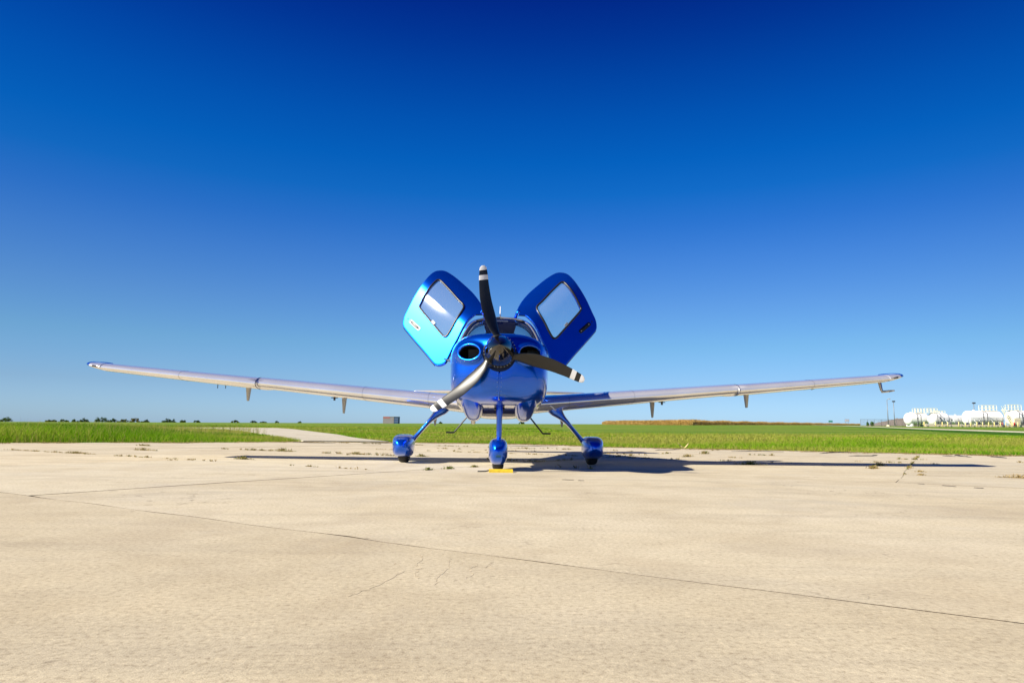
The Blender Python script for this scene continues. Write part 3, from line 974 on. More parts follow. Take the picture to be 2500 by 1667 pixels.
def tyre(par, x, y, r, w):
    pr = []
    for t in np.linspace(0, math.pi, 15):
        pr.append((r - .055 + .055 * math.sin(t) ** .6, -w / 2 * math.cos(t)))
    pr = [(r * .45, -w / 2 * .8)] + pr + [(r * .45, w / 2 * .8)]
    mb = MB().lathe(pr, (x, y, r - .004), "x", 40)
    t = mb.build("tyre", MAT["rubber"], par, True)
    g = MB()
    for k in (-.3, 0, .3): g.lathe([(r - .002, -.004), (r + .0012, -.003), (r + .0012, .003), (r - .002, .004)], (x + k * w * .6, y, r - .004), "x", 40)
    return t


for s in (-1, 1):
    fr = fairing("wheel_fairing", s * 1.306, 1.72, 2.80, .142, .078, .385, MAT["blue"], n=3.8)
    tyre(fr, s * 1.306, 2.15, .19, .150)
    path = [(-.79, .80, .115, .17), (-.825, .745, .098, .165), (-.87, .69, .066, .155), (-.92, .635, .044, .145), (-.98, .57, .033, .15), (-1.06, .475, .028, .13), (-1.13, .392, .028, .12), (-1.19, .320, .034, .13), (-1.235, .262, .055, .15), (-1.27, .22, .075, .16)]
    path = [tuple(smooth_interp(k, range(len(path)), [p[j] for p in path]) for j in range(4)) for k in np.linspace(0, len(path) - 1, 46)]
    rg = []
    for i, (x, z, hw, hc) in enumerate(path):
        a, b = path[max(0, i - 1)], path[min(len(path) - 1, i + 1)]
        tx_, tz_ = b[0] - a[0], b[1] - a[1]; L = math.hypot(tx_, tz_)
        nx_, nz_ = -tz_ / L, tx_ / L
        yc = 2.34 - .17 * i / len(path)
        rg.append([(-s * (x + nx_ * hw * math.cos(t)), yc + hc * math.sin(t), z + nz_ * hw * math.cos(t)) for t in np.linspace(0, 2 * math.pi, 29)[:-1]])
    V, F = loft(rg)
    mesh("gear_leg", V, F, MAT["blue"], plane)
nf = fairing("wheel_fairing", .0, .24, 1.14, .112, .060, .366, MAT["blue"], n=3.0)
tyre(nf, 0, .65, .17, .135)
rg = []
for z, y, hx, hy in ((.80, .60, .044, .07), (.69, .60, .042, .07), (.63, .60, .037, .06), (.60, .60, .034, .055), (.45, .60, .033, .05), (.38, .60, .030, .045), (.34, .60, .022, .04)):
    rg.append([(.008 + hx * math.cos(t), y + hy * math.sin(t), z) for t in np.linspace(0, 2 * math.pi, 25)[:-1]])
V, F = loft(rg)
ng = mesh("nose_gear_leg", V, F, MAT["blue"], plane)
MB().lathe([(.05, -.028), (.062, -.015), (.062, .015), (.05, .028)], (.008, .64, .715), "x", 20).build("leg_collar", MAT["black"], ng, True)
MB().box((.008, .545, .352), (.028, .01, .022)).build("scissor_plate", MAT["steel"], ng)
mb = MB().lathe([(.062, -.02), (.062, .02)], (.008, .62, .712), n=20); mb.build("leg_collar", MAT["black"], ng, True)

# steps, exhaust
for s in (-1, 1):
    st = MB().tube([(s * .50, 3.9, .70), (s * .73, 3.9, .418), (s * .745, 3.9, .412)], .013, 8)
    st.box((s * .795, 3.9, .412), (.135, .09, .028))
    st.build("boarding_step", MAT["black"], plane, True, 40)
MB().tube([(-.327, 1.22, .66), (-.327, 1.30, .60), (-.327, 1.36, .552)], .030, 16).build("exhaust_pipe", MAT["steel"], plane, True, 40)

# ---- doors, opened outwards and forwards about the front pillar
DOOR = [(-0.246, 2.001, 2.092), (-0.298, 2.111, 2.253), (-0.412, 2.261, 2.425), (-0.551, 2.417, 2.58), (-0.681, 2.557, 2.715), (-0.79, 2.667, 2.811), (-0.863, 2.732, 2.859), (-0.935, 2.781, 2.878), (-1.017, 2.825, 2.873), (-1.085, 2.842, 2.83), (-1.161, 2.841, 2.742), (-1.245, 2.822, 2.61), (-1.326, 2.789, 2.453), (-1.402, 2.736, 2.261), (-1.449, 2.703, 2.143), (-1.458, 2.66, 2.046), (-1.442, 2.614, 1.973), (-1.361, 2.518, 1.872), (-1.231, 2.371, 1.724), (-1.08, 2.203, 1.557), (-0.934, 2.035, 1.386), (-0.889, 1.992, 1.351), (-0.835, 1.959, 1.346), (-0.763, 1.935, 1.378), (-0.725, 1.95, 1.452), (-0.67, 1.989, 1.59), (-0.604, 2.021, 1.73), (-0.538, 2.063, 1.888), (-0.479, 2.082, 1.991), (-0.418, 2.079, 2.055), (-0.346, 2.06, 2.097)]
DWIN = [(-0.947, 2.707, 2.715), (-0.897, 2.662, 2.682), (-0.749, 2.493, 2.51), (-0.616, 2.335, 2.344), (-0.546, 2.256, 2.265), (-0.528, 2.224, 2.222), (-0.541, 2.206, 2.17), (-0.631, 2.179, 2.015), (-0.698, 2.145, 1.871), (-0.747, 2.129, 1.784), (-0.778, 2.137, 1.766), (-0.823, 2.174, 1.789), (-0.957, 2.329, 1.948), (-1.082, 2.475, 2.099), (-1.199, 2.612, 2.243), (-1.222, 2.651, 2.294), (-1.208, 2.667, 2.342), (-1.14, 2.706, 2.497), (-1.057, 2.724, 2.627), (-0.981, 2.722, 2.707)]
HNDL = [(-1.355, 2.625, 2.092), (-1.331, 2.61, 2.09), (-1.194, 2.46, 1.942), (-1.186, 2.44, 1.912), (-1.201, 2.44, 1.896), (-1.225, 2.458, 1.904), (-1.351, 2.608, 2.062)]
DN = Vector((-.45, -.8, .4)).normalized()
DO = Vector((-.9, 2.42, 2.18))
DE = (Vector((-.298, 2.111, 2.253)) - Vector((-.935, 2.781, 2.878))); DE = (DE - DN * DE.dot(DN)).normalized()   # along the roof-side edge
DQ = DN.cross(DE).normalized()
if DQ.z > 0: DQ = -DQ
Q0 = (Vector((-.6, 2.47, 2.64)) - DO).dot(DQ)


def spl(P, m):
    P = np.array(P); n = len(P); dense_ = []
    for i in range(n):
        p0, p1, p2, p3 = P[i - 1], P[i], P[(i + 1) % n], P[(i + 2) % n]
        for t in np.linspace(0, 1, 12)[:-1]:
            dense_.append(.5 * ((2 * p1) + (p2 - p0) * t + (2 * p0 - 5 * p1 + 4 * p2 - p3) * t**2 + (3 * p1 - p0 - 3 * p2 + p3) * t**3))
    return np.array(dense_)


def to2(P): return [((Vector(p) - DO).dot(DE), (Vector(p) - DO).dot(DQ)) for p in P]


def by_angle(P2, c, m):
    P2 = np.array(P2); ang = np.arctan2(P2[:, 1] - c[1], P2[:, 0] - c[0]); rad = np.hypot(P2[:, 1] - c[1], P2[:, 0] - c[0])
    o = np.argsort(ang); A = np.concatenate([ang[o] - 2 * math.pi, ang[o], ang[o] + 2 * math.pi]); Rr = np.tile(rad[o], 3)
    t = np.linspace(-math.pi, math.pi, m + 1)[:-1]; r = np.interp(t, A, Rr)
    return np.stack([c[0] + r * np.cos(t), c[1] + r * np.sin(t)], -1)


def door_pt(u, q, depth=0.0):
    """panel point: bowed skin, curling over towards the roof-side edge"""
    k = q - Q0
    e = max(0.0, k - .28)
    back = .34 * max(0, 1 - k / .46) ** 2 + .19 * (e - .18 * (1 - math.exp(-e / .18))) + .155 * u - .03
    p = DO + DE * u + DQ * q
    ray = (p - Vector((0, -7.5, EYE))).normalized()
    return p + ray * back - DN * depth


o2 = to2(spl(DOOR, 0)); w2 = to2(spl(DWIN, 0)); h2 = to2(HNDL)
wc = np.array(w2).mean(0)
MM = 180
OL, WLp = by_angle(o2, wc, MM), by_angle(w2, wc, MM)


def arr(P, s): return [(p[0] * s * -1, p[1], p[2]) for p in P]


for s in (-1, 1):
    mir = lambda L: [(-s * p[0], p[1], p[2]) for p in L]
    rings_f = [[door_pt(*(WLp[k] * (1 - t) + OL[k] * t)) for k in range(MM)] for t in np.linspace(0, 1, 16)]
    rb = [[door_pt(*(WLp[k] * (1 - t) + OL[k] * t), .038) for k in range(MM)] for t in np.linspace(1, 0, 6)]
    out_ = [(OL[k] - wc) / np.linalg.norm(OL[k] - wc) for k in range(MM)]
    edge = [[door_pt(*(OL[k] + out_[k] * .012 * math.sin(a)), .019 - .019 * math.cos(a)) for k in range(MM)] for a in (.35, .75, 1.15, 1.57, 2.0, 2.4, 2.8)]
    allr = rings_f + edge + rb + rings_f[:1]
    V, F = loft([mir(r) for r in allr], cap=False)
    dr = sharp(mesh("door", V, F, MAT["blue"], plane), 40)
    dr["label"] = "sunlit raised door" if s < 0 else "shaded raised door"
    seal = mir([door_pt(*(wc + (WLp[k] - wc) * .995), -.004) for k in range(MM)])
    MB().tube(seal, .0155, 8, True).build("window_seal", MAT["black"], dr, True)
    pr = [mir([door_pt(*(wc + (WLp[k] - wc) * f), .006) for k in range(MM)]) for f in (.04, .25, .5, .75, .99)]
    V, F = loft(pr, cap=False); F.append(tuple(range(MM)))
    pane = mesh("window_pane", V, F, MAT["glass"], dr)
    # handle: rim, recess, lever
    hc = np.array(h2).mean(0); hd = np.array(h2[2]) - np.array(h2[0]); hl = np.linalg.norm(np.array(h2[3]) - np.array(h2[0])) / 2; hd /= np.linalg.norm(hd); hn = np.array([-hd[1], hd[0]])
    def pill(L, W, depth, n=40):
        out = []
        for k in range(n):
            a = 2 * math.pi * k / n; cx = (L - W) * (1 if math.cos(a) > 0 else -1)
            out.append(door_pt(*(hc + hd * (cx + W * math.cos(a)) + hn * W * math.sin(a)), depth))
        return out
    V, F = loft([mir(pill(hl, .030, .004)), mir(pill(hl, .030, -.007)), mir(pill(hl - .008, .022, -.009)), mir(pill(hl - .008, .022, -.002))], cap=False); F.append(tuple(3 * 40 + k for k in range(40)))
    hb = sharp(mesh("handle_rim", V, F, MAT["trim"] if s < 0 else MAT["black"], dr), 30)
    V, F = loft([mir(pill(hl * .62, .014, .002)), mir(pill(hl * .62, .014, -.012)), mir(pill(hl * .58, .009, -.014))]); mesh("handle", V, F, MAT["black"], dr)
    for q in (-.72, .72):
        V, F = loft([mir([door_pt(*(hc + hd * hl * q + .008 * np.array([math.cos(a), math.sin(a)])), d) for a in np.linspace(0, 2 * math.pi, 13)[:-1]]) for d in (.0, -.013)]); mesh("handle_screw", V, F, MAT["steel"], dr)
    V, F = loft([mir([door_pt(*(hc - hd * (hl + .055) + .011 * np.array([math.cos(a), math.sin(a)])), d) for a in np.linspace(0, 2 * math.pi, 13)[:-1]]) for d in (.0, -.004)]); mesh("lock", V, F, MAT["black"], dr)
    # lower edge strip
    i0 = range(len(o2))
    low = [p for p in (door_pt(*OL[k], .014) for k in range(MM))]
    ca, cb = to2([(-1.449, 2.62, 1.985)])[0], to2([(-.875, 1.98, 1.348)])[0]
    aa, ab = (math.atan2(c_[1] - wc[1], c_[0] - wc[0]) for c_ in (ca, cb))
    lo2 = [k for k in range(MM) if min(aa, ab) < math.atan2(OL[k][1] - wc[1], OL[k][0] - wc[0]) < max(aa, ab)]
    MB().tube(mir([door_pt(*(OL[k] + np.array([0, .004])), .02) for k in lo2]), .014, 8).build("door_sill", MAT["navy"], dr, True)
    # window latch tab
    e_ = (np.array(to2([(-.955, 2.329, 1.948)])[0])); tdir = np.array(to2([(-1.08, 2.475, 2.099)])[0]) - e_; tdir /= np.linalg.norm(tdir); tn = np.array([-tdir[1], tdir[0]])
    if (wc - e_) @ tn < 0: tn = -tn
    ql = [e_ + tdir * a + tn * b for a, b in ((.02, -.005), (.10, -.005), (.10, .04), (.02, .04))]
    V, F = loft([mir([door_pt(*q, d) for q in ql]) for d in (-.004, -.016)]); mesh("window_latch", V, F, MAT["trim_beige"], dr, smooth=False)
    # hinge arms
    MB().tube(mir([Vector((-.27, 2.03, 2.13)), Vector((-.235, 2.07, 2.10)), Vector((-.21, 2.12, 2.03))]), .022, 8).build("hinge_arm", MAT["blue"], dr, True)
    MB().tube(mir([Vector((-.77, 1.96, 1.43)), Vector((-.66, 1.92, 1.39)), Vector((-.59, 1.9, 1.37))]), .012, 8).build("hinge_arm", MAT["navy"], dr, True)
# ------------------------------------------------------------------ chock under the nose wheel
ck = empty("wheel_chock", (-.105, 7.64, 0), R(4))
tag(ck, "yellow wheel chock lying in front of the nose wheel", "wheel chock")
V = []
for x in (-.13, .13):
    V += [(x, -.070, 0), (x, -.062, .024), (x, -.040, .034), (x, .040, .034), (x, .062, .024), (x, .070, 0)]
F = [(k, (k + 1) % 6, 6 + (k + 1) % 6, 6 + k) for k in range(6)] + [(5, 4, 3, 2, 1, 0), (6, 7, 8, 9, 10, 11)]
mesh("block", V, F, MAT["yellow"], ck, smooth=False)
MB().tube([(-.125, .0, .02), (-.16, .0, .012), (-.20, .01, .009), (-.255, .004, .009)], .007, 8).build("rope", MAT["rope"], ck, True)

# ------------------------------------------------------------------ grass
GRASS_STOPS = [(0, (.045, .135, .003)), (.35, (.100, .270, .005)), (.6, (.180, .345, .010)), (.8, (.280, .370, .030)), (.9, (.36, .33, .08)), (1, (.48, .38, .15))]
MAT["weed"] = leaf("weed_leaves", [(0, (.040, .075, .010)), (.4, (.090, .140, .018)), (.75, (.20, .21, .04)), (.84, (.20, .14, .05)), (.92, (.36, .26, .11)), (1, (.55, .43, .21))], .35)
MAT["blade"] = leaf("grass_blade", GRASS_STOPS, .4)


def pnoise(X, Y, s, seed):
    """cheap smooth value noise"""
    r = np.random.default_rng(seed); T = r.random((64, 64))
    u, v = X / s, Y / s; i, j = np.floor(u).astype(int), np.floor(v).astype(int); a, b = sm(u - i), sm(v - j)
    g = lambda p, q: T[p % 64, q % 64]
    return g(i, j) * (1 - a) * (1 - b) + g(i + 1, j) * a * (1 - b) + g(i, j + 1) * (1 - a) * b + g(i + 1, j + 1) * a * b


def scatter(n, x0, x1, y0, y1):
    X, Y = RNG.uniform(x0, x1, n), RNG.uniform(y0, y1, n)
    k = (np.abs(X) < .80 * Y + 2) & ~on_apron(X, Y - .06 + .16 * (pnoise(X, Y, .6, 21) - .45) + .10 * (pnoise(X, Y, .17, 22) - .5)) & ~inside_poly(X, Y, TAXI) & ~inside_poly(X, Y, [(p[0], p[1]) for p in ROAD_A] + ROAD_B[::-1])
    return X[k], Y[k]


def blades(X, Y, h, w, lean, tint, seg=True):
    n = len(X); Z = ground_z(X, Y) - .03
    a = RNG.uniform(0, math.pi, n); la = RNG.uniform(0, 2 * math.pi, n); L = h * lean * RNG.uniform(.2, 1, n)
    dx, dy = np.cos(a) * w / 2, np.sin(a) * w / 2
    lx, ly = np.cos(la) * L, np.sin(la) * L
    b0 = np.stack([X - dx, Y - dy, Z], -1); b1 = np.stack([X + dx, Y + dy, Z], -1)
    m0 = np.stack([X - dx * .8 + lx * .3, Y - dy * .8 + ly * .3, Z + h * .6], -1); m1 = np.stack([X + dx * .8 + lx * .3, Y + dy * .8 + ly * .3, Z + h * .6], -1)
    t = np.stack([X + lx, Y + ly, Z + h], -1)
    T = np.concatenate([np.stack([b0, b1, m1], 1), np.stack([b0, m1, m0], 1), np.stack([m0, m1, t], 1)])
    return T, np.tile(tint, 3)


TT, TI = [], []
for n, x0, x1, y0, y1, wd, hs in ((420000, -26, 26, 14, 27, .009, 1.0), (240000, -40, 44, 27, 46, .022, 1.0), (170000, -80, 80, 46, 95, .05, 1.0)):
    X, Y = scatter(n, x0, x1, y0, y1)
    d = Y - np.interp(X, EDGE_X, EDGE_Y)
    xt = np.interp(Y, [p[1] for p in TAXI_L], [p[0] for p in TAXI_L])
    left = sm((xt - .2 - X) / 7.0)
    tall = .10 + (.22 + .12 * sm((-X / Y - .45) / .2)) * left * sm((48 - Y) / 12) + .04 * pnoise(X, Y, 2.3, 4)
    tall = tall * (.30 + .70 * sm((d + .1) / 1.3)) * (.45 + .85 * RNG.random(len(X)) ** 1.2)
    pt = np.clip((pnoise(X * .5, Y, 2.2, 5) * .5 + pnoise(X * .4, Y, 7, 6) * .5 - .5) * 1.7 + .45, 0, 1)
    tint = np.clip(-.08 + .95 * pt + RNG.normal(0, .15, len(X)) + .28 * (1 - left) + .04, 0, .86)
    edge = np.exp(-np.clip(d, 0, 9) / .35)
    dry = RNG.random(len(X)) < (.05 + .07 * (1 - left) + .45 * edge + .04 * left * (tall > .38))
    tint = np.where(dry, RNG.uniform(.86, 1, len(X)), tint)
    tall = tall * (1 - .45 * (1 - left) * sm((Y - 24) / 14))
    keep = (RNG.random(len(X)) < np.clip(.35 + d * .8, .35, 1)) & ~((X > 4) & (Y > 40 + RNG.normal(0, 3, len(X)))) & ~((X > 28) & (Y > 36))
    X, Y, tall, tint = X[keep], Y[keep], tall[keep], tint[keep]
    T, ti = blades(X, Y, tall, wd * RNG.uniform(.6, 1.4, len(X)), .95, tint)
    TT.append(T); TI.append(ti)
tag(tri_soup("grass", np.concatenate(TT), MAT["blade"], tint=np.concatenate(TI)), "long green grass growing along the far edge of the apron", "grass", kind="stuff")
# seed stalks above the tall grass on the left
X, Y = scatter(7000, -26, -11, 18, 46)
T, ti = blades(X, Y, RNG.uniform(.30, .52, len(X)) + .26 * sm((-X / Y - .40) / .22) * RNG.random(len(X)), np.full(len(X), .009), .45, RNG.uniform(.80, 1, len(X)))
tag(tri_soup("seed_stalks", T, MAT["blade"], tint=ti), "thin tan seed stalks above the tall grass left of the taxiway", "grass", kind="stuff")

# ------------------------------------------------------------------ weeds in the slab joints
def tuft(n, rad, h, dry, flat=.9, stretch=1.0, rz=0.0):
    a = RNG.uniform(0, 2 * math.pi, n); r = rad * np.clip(np.abs(RNG.normal(0, .5, n)), 0, 1.1)
    x0, y0 = r * np.cos(a) * stretch, r * np.sin(a) / max(1, stretch) ** .5
    X, Y = x0 * math.cos(rz) - y0 * math.sin(rz), x0 * math.sin(rz) + y0 * math.cos(rz)
    hh = h * RNG.uniform(.2, 1, n) * np.exp(-(r / rad) ** 2 * .7); w = RNG.uniform(.003, .008, n)
    b = RNG.uniform(0, math.pi, n); la = RNG.uniform(0, 2 * math.pi, n); L = hh * flat * RNG.uniform(.3, 1.3, n)
    dx, dy = np.cos(b) * w, np.sin(b) * w
    z = np.full(n, -.008)
    T = np.concatenate([
        np.stack([np.stack([X - dx, Y - dy, z], -1), np.stack([X + dx, Y + dy, z], -1), np.stack([X + np.cos(la) * L * .4, Y + np.sin(la) * L * .4, hh * .75], -1)], 1),
        np.stack([np.stack([X + np.cos(la) * L * .3 - dx, Y + np.sin(la) * L * .3 - dy, hh * .5], -1), np.stack([X + np.cos(la) * L * .3 + dx, Y + np.sin(la) * L * .3 + dy, hh * .55], -1), np.stack([X + np.cos(la) * L, Y + np.sin(la) * L, hh], -1)], 1)])
    if rad > .075:      # low runners that tie the clump together
        m = 10; s = np.linspace(-1, 1, m); c, s_ = math.cos(rz), math.sin(rz); L = rad * stretch * .95
        for k in range(m):
            u0, u1 = -L + 2 * L * k / m, -L + 2 * L * (k + 1.6) / m
            v0, v1, v2 = RNG.normal(0, rad * .12, 3)
            P = [(u0, v0, .004), (u1, v1, .004), ((u0 + u1) / 2, v2 + .012, .012)]
            tr_ = np.array([[[a * c - b * s_, a * s_ + b * c, z_] for a, b, z_ in P]])
            T = np.concatenate([T, tr_, tr_]); n += 1
    t = np.clip(np.where(RNG.random(n) < dry, RNG.uniform(.84, 1, n), RNG.uniform(.1, .75, n)), 0, 1)
    return T, np.resize(np.tile(t, 2), len(T))


JA = math.atan2(AU[1], AU[0]); JB = math.atan2(NU[1], NU[0])
WEEDS = [  # x, y, size, height, dryness, stretch, direction, label
    (-3.80, 9.86, .16, .11, .45, 2.0, JB, "low green weed at the far left end of the wing shadow"),
    (-4.44, 13.5, .22, .14, .55, 2.4, JB, "yellow green weed in a slab joint, between wing shadow and tall grass at left"),
    (-2.77, 12.4, .14, .10, .7, 2.0, JB, "small reddish dry weed left of the left wheel fairing"),
    (-.72, 8.15, .10, .085, .15, 1.6, JA, "tallest green weed in the joint just left of the nose wheel"),
    (-.93, 7.85, .08, .07, .2, 1.8, JA, "small green weed at the near end of the joint beside the nose wheel"),
    (-.45, 8.60, .08, .06, .3, 1.6, JA, "small green weed right behind the nose wheel fairing"),
    (5.02, 9.6, .17, .11, .85, 1.5, JA, "straw coloured weed clump at near edge of the right wing shadow"),
    (5.60, 10.5, .20, .115, .6, 1.2, JA, "dark bushy weed standing inside the right wing shadow"),
    (5.22, 8.83, .075, .055, .95, 1.4, JB, "dry tan weed mat, farther of two in front of right wing shadow"),
    (4.80, 8.10, .075, .05, .95, 1.4, JB, "dry tan weed mat, nearer of two in front of right wing shadow"),
    (5.73, 7.80, .15, .10, 1.0, 2.2, JB, "dry spiky weed at the right edge of the picture"),
    (4.3, 15.3, .20, .15, .5, 1.5, JA, "green weed clump right of the right wheel near the grass edge"),
    (3.4, 13.3, .20, .11, .6, 2.6, JA, "long straggling weed in the joint right of the right wheel"),
    (3.55, 10.27, .22, .13, .2, 1.6, JB, "dark weed clump in the middle of the right wing shadow"),
    (-6.85, 12.9, .20, .11, .7, 3.0, JB, "low brown weed row on the left part of the apron"),
    (-7.0, 11.15, .26, .08, .75, 3.0, JB, "longest flat brown weed patch at the left of the apron"),
    (-1.50, 11.7, .14, .10, .5, 1.6, JB, "small green weed just right of the left wheel"),
]
for x, y, rad, h, dry, st, rz, lab in WEEDS:
    T, ti = tuft(int(60 + 420 * rad), rad * .7, h * .55, dry, .9, st, rz)
    o = tri_soup("weed", T, MAT["weed"], tint=ti); o.location = (x, y, 0)
    tag(o, lab, "weed", "weeds in the apron joints")
TT, TI = [], []
def joint_run(p, d, L, dens, h, dry):
    for _ in range(int(L * dens)):
        t = RNG.random() * L; q = np.array(p) + d * t
        if pnoise(np.array([q[0] * 1.0]), np.array([q[1]]), .8, 9)[0] < .44: continue
        if not on_apron(q[0], q[1]): continue
        T, ti = tuft(int(RNG.integers(8, 30)), RNG.uniform(.02, .07), h * RNG.uniform(.3, .85), dry, 1.0, 2.0, math.atan2(d[1], d[0]))
        T[:, :, 0] += q[0] + RNG.normal(0, .012); T[:, :, 1] += q[1] + RNG.normal(0, .012); TT.append(T); TI.append(ti)
PT = lambda n, a: NU * n + AU * a
for of, n0_, n1_, dn in ((8.98, -16, -5, 16), (7.8, -5, 9, 1.2), (15.4, -16, 2, 16)): joint_run(PT(n0_, of), NU, n1_ - n0_, dn, .07, .65)
for of, n0_, n1_, dn in ((5.75, -16, -5.0, 9), (11.6, -13, -2, 8), (13.3, -12, 0, 8)): joint_run(PT(n0_, of), NU, n1_ - n0_, dn, .05, .75)
for of, a0_, a1_, dn, h in ((-5.02, 6.0, 8.6, 9, .06), (-5.02, 9, 21, 6, .08), (-.35, 9.5, 18, 7, .07), (-.35, 6, 9, 2, .05), (-8.67, 5, 20, 2.5, .06), (4.3, 10, 18, 2, .06)): joint_run(PT(of, a0_), AU, a1_ - a0_, dn, h, .6)
for _ in range(520):      # crumbs of dry growth near the grass edge
    x = RNG.uniform(-14, 13); y = np.interp(x, EDGE_X, EDGE_Y) - abs(RNG.normal(0, .5)) - .02
    T, ti = tuft(int(RNG.integers(6, 18)), RNG.uniform(.04, .20), RNG.uniform(.02, .055), .9, 1.2, 2.2, RNG.uniform(-.5, .3))
    T[:, :, 0] += x; T[:, :, 1] += y; TT.append(T); TI.append(ti)
tag(tri_soup("joint_weeds", np.concatenate(TT), MAT["weed"], tint=np.concatenate(TI)), "thin scattered weeds and dry stems along the slab joints", "weeds", kind="stuff")

# corn husk blown against the grass edge
MAT["husk"] = plain("dry_husk", (.62, .50, .22), .8)
hk = empty("corn_husk", (5.05, 20.1, .0))
tag(hk, "pale yellow forked corn husk leaf lying at the grass edge", "husk leaf")
for sgn, L in ((-1, .17), (1, .13)):
    V = []
    for i in range(7):
        t = i / 6; w = .028 * math.sin(math.pi * min(.98, t * .9 + .1)) + .003
        V += [(sgn * L * t - w * .5, -.02, .01 + .12 * t * t + .02 * t - 0), (sgn * L * t, .02, .01 + .12 * t * t + .03 * t + w), (sgn * L * t + w * .5, -.01, .012 + .12 * t * t)]
    F = [(i * 3 + a, i * 3 + (a + 1) % 3, i * 3 + 3 + (a + 1) % 3, i * 3 + 3 + a) for i in range(6) for a in range(3)] + [(0, 1, 2), (18, 20, 19)]
    mesh("husk_lobe", V, F, MAT["husk"], hk)

# ------------------------------------------------------------------ far trees
MAT["bark"] = plain("bark", (.06, .045, .03), .95, var=.3)
MAT["crown"] = leaf("tree_leaves", [(0, (.045, .085, .038)), (.5, (.075, .130, .042)), (.8, (.125, .145, .050)), (1, (.20, .15, .065))], .4)
TREES = [  # x, height, width, tint, label
    (-514, 7.2, 13, .45, "round dark tree on the skyline at the far left edge"),
    (-468, 4.2, 11, .62, "low brownish hedge bush on the skyline, first right of the far left tree"),
    (-455, 3.8, 11, .55, "low green bush on the skyline beside the brownish hedge bush"),
    (-444, 4.2, 7, .35, "small dark bush just left of the tall dark narrow tree"),
    (-434, 7.0, 9, .15, "dark green narrow tree, left of the broad bluish tree on the skyline"),
    (-416, 7.6, 15, .30, "broadest bluish green tree on the left skyline"),
    (-404, 6.2, 8, .20, "dark tree touching the right side of the broadest tree"),
    (-394, 5.0, 10, .75, "brownish bush tailing off right of the broadest tree"),
    (-383, 7.4, 10, .95, "rust brown tree on the left skyline"),
    (-372, 4.8, 7, .10, "dark small tree right of the rust brown tree"),
    (-348, 5.6, 14, .12, "wide dark tree group above the left end of the taxiway grass"),
    (-334, 4.0, 7, .5, "small olive bush between two dark skyline trees"),
    (-320, 4.6, 8, .3, "small dark tree below the left wing"),
    (-281, 5.0, 9, .65, "olive brown tree below the outer left wing hinge bracket"),
    (-262, 4.0, 7, .1, "small dark tree right of the olive brown tree"),
    (-252, 3.0, 7, .5, "tiny pale bush on the skyline above the taxiway"),
    (-238, 3.2, 4, .2, "tiny dark bush on the skyline above the taxiway"),
    (-215, 2.8, 4, .4, "tiny bush on the skyline, between taxiway and grey shed"),
    (-72, 3.0, 4, .3, "tiny bush seen behind the left boarding step"),
    (11, 4.2, 7, .35, "small round tree on the skyline under the engine cowling"),
]
for x, h, w, tint, lab in TREES:
    Y = 700.0
    if x > -330: h *= .75
    gz = float(ground_z(x, Y)) - .12 * h
    tr = empty("tree", (x, Y, gz)); tag(tr, lab, "tree", "trees along the skyline")
    mb = MB().tube([(0, 0, -.5), (.1, 0, h * .3), (.0, .1, h * .75)], [.28, .2, .07], 7)
    for k in range(4):
        a = RNG.uniform(0, 6.28); mb.tube([(0, 0, h * .3), (math.cos(a) * w * .25, math.sin(a) * w * .25, h * .65)], [.12, .04], 5)
    mb.build("trunk", MAT["bark"], tr, True)
    n = int(500 + 130 * w); nc = max(8, int(w * 2.2))
    cx = RNG.uniform(-.5, .5, nc) * w * .9; cy = RNG.uniform(-.3, .3, nc) * w * .6
    cap_ = np.clip(1.12 - (np.abs(cx) / (w * .5)) ** 2, .25, 1) * RNG.uniform(.6, 1.0, nc)
    cz = h * (.10 + (cap_ * .80 - .10) * RNG.random(nc) ** .8); cr_ = np.clip(RNG.uniform(.13, .22, nc) * h, .35, 2)
    k = RNG.integers(0, nc, n); dv = RNG.normal(0, 1, (n, 3)); dv /= np.linalg.norm(dv, axis=1)[:, None]; dv *= (RNG.random(n) ** .4)[:, None]
    c = np.stack([cx[k], cy[k], cz[k]], -1) + dv * cr_[k][:, None] * [1, 1, .8]
    c[:, 2] = np.maximum(c[:, 2], .15)
    sz = RNG.uniform(.2, .45, n)
    T = c[:, None, :] + RNG.normal(0, 1, (n, 3, 3)) * sz[:, None, None] * .75
    ti = np.clip(tint + RNG.normal(0, .12, n), 0, 1)
    tri_soup("crown", T, MAT["crown"], tr, ti)

# ------------------------------------------------------------------ grey and blue shed on the skyline
MAT["shed_grey"] = plain("grey_cladding", (.26, .23, .23), .7)
MAT["shed_blue"] = plain("blue_cladding", (.03, .085, .20), .6)
MAT["shed_red"] = plain("red_lettering_band", (.42, .15, .15), .7)
sx, sy = -66.6, 380.0
sh = empty("shed", (sx, sy, float(ground_z(sx, sy)) - .3)); tag(sh, "grey boxy shed with red band and blue end wall on the skyline", "shed")
H_ = 4.05
MB().box((-1.2, 3, H_ / 2), (6.0, 6, H_)).build("front_wall", MAT["shed_grey"], sh)
MB().box((3.02, 3.05, H_ / 2), (2.3, 5.9, H_)).build("end_wall", MAT["shed_blue"], sh)
MB().box((-2.2, -.03, H_ - .55), (3.6, .08, .8)).build("red_band", MAT["shed_red"], sh)
for k in range(3): MB().box((-1.2, -.02, .9 + k * .95), (6.0, .06, .10)).build("cladding_rail", MAT["trim"], sh)
MB().box((0, 3, H_ + .05), (8.5, 6.2, .12)).build("roof", MAT["trim"], sh)
for k in range(2): MB().box((3.05, .06, 1.5 + k * 1.4), (2.3, .06, .12)).build("cladding_rail", MAT["trim"], sh)

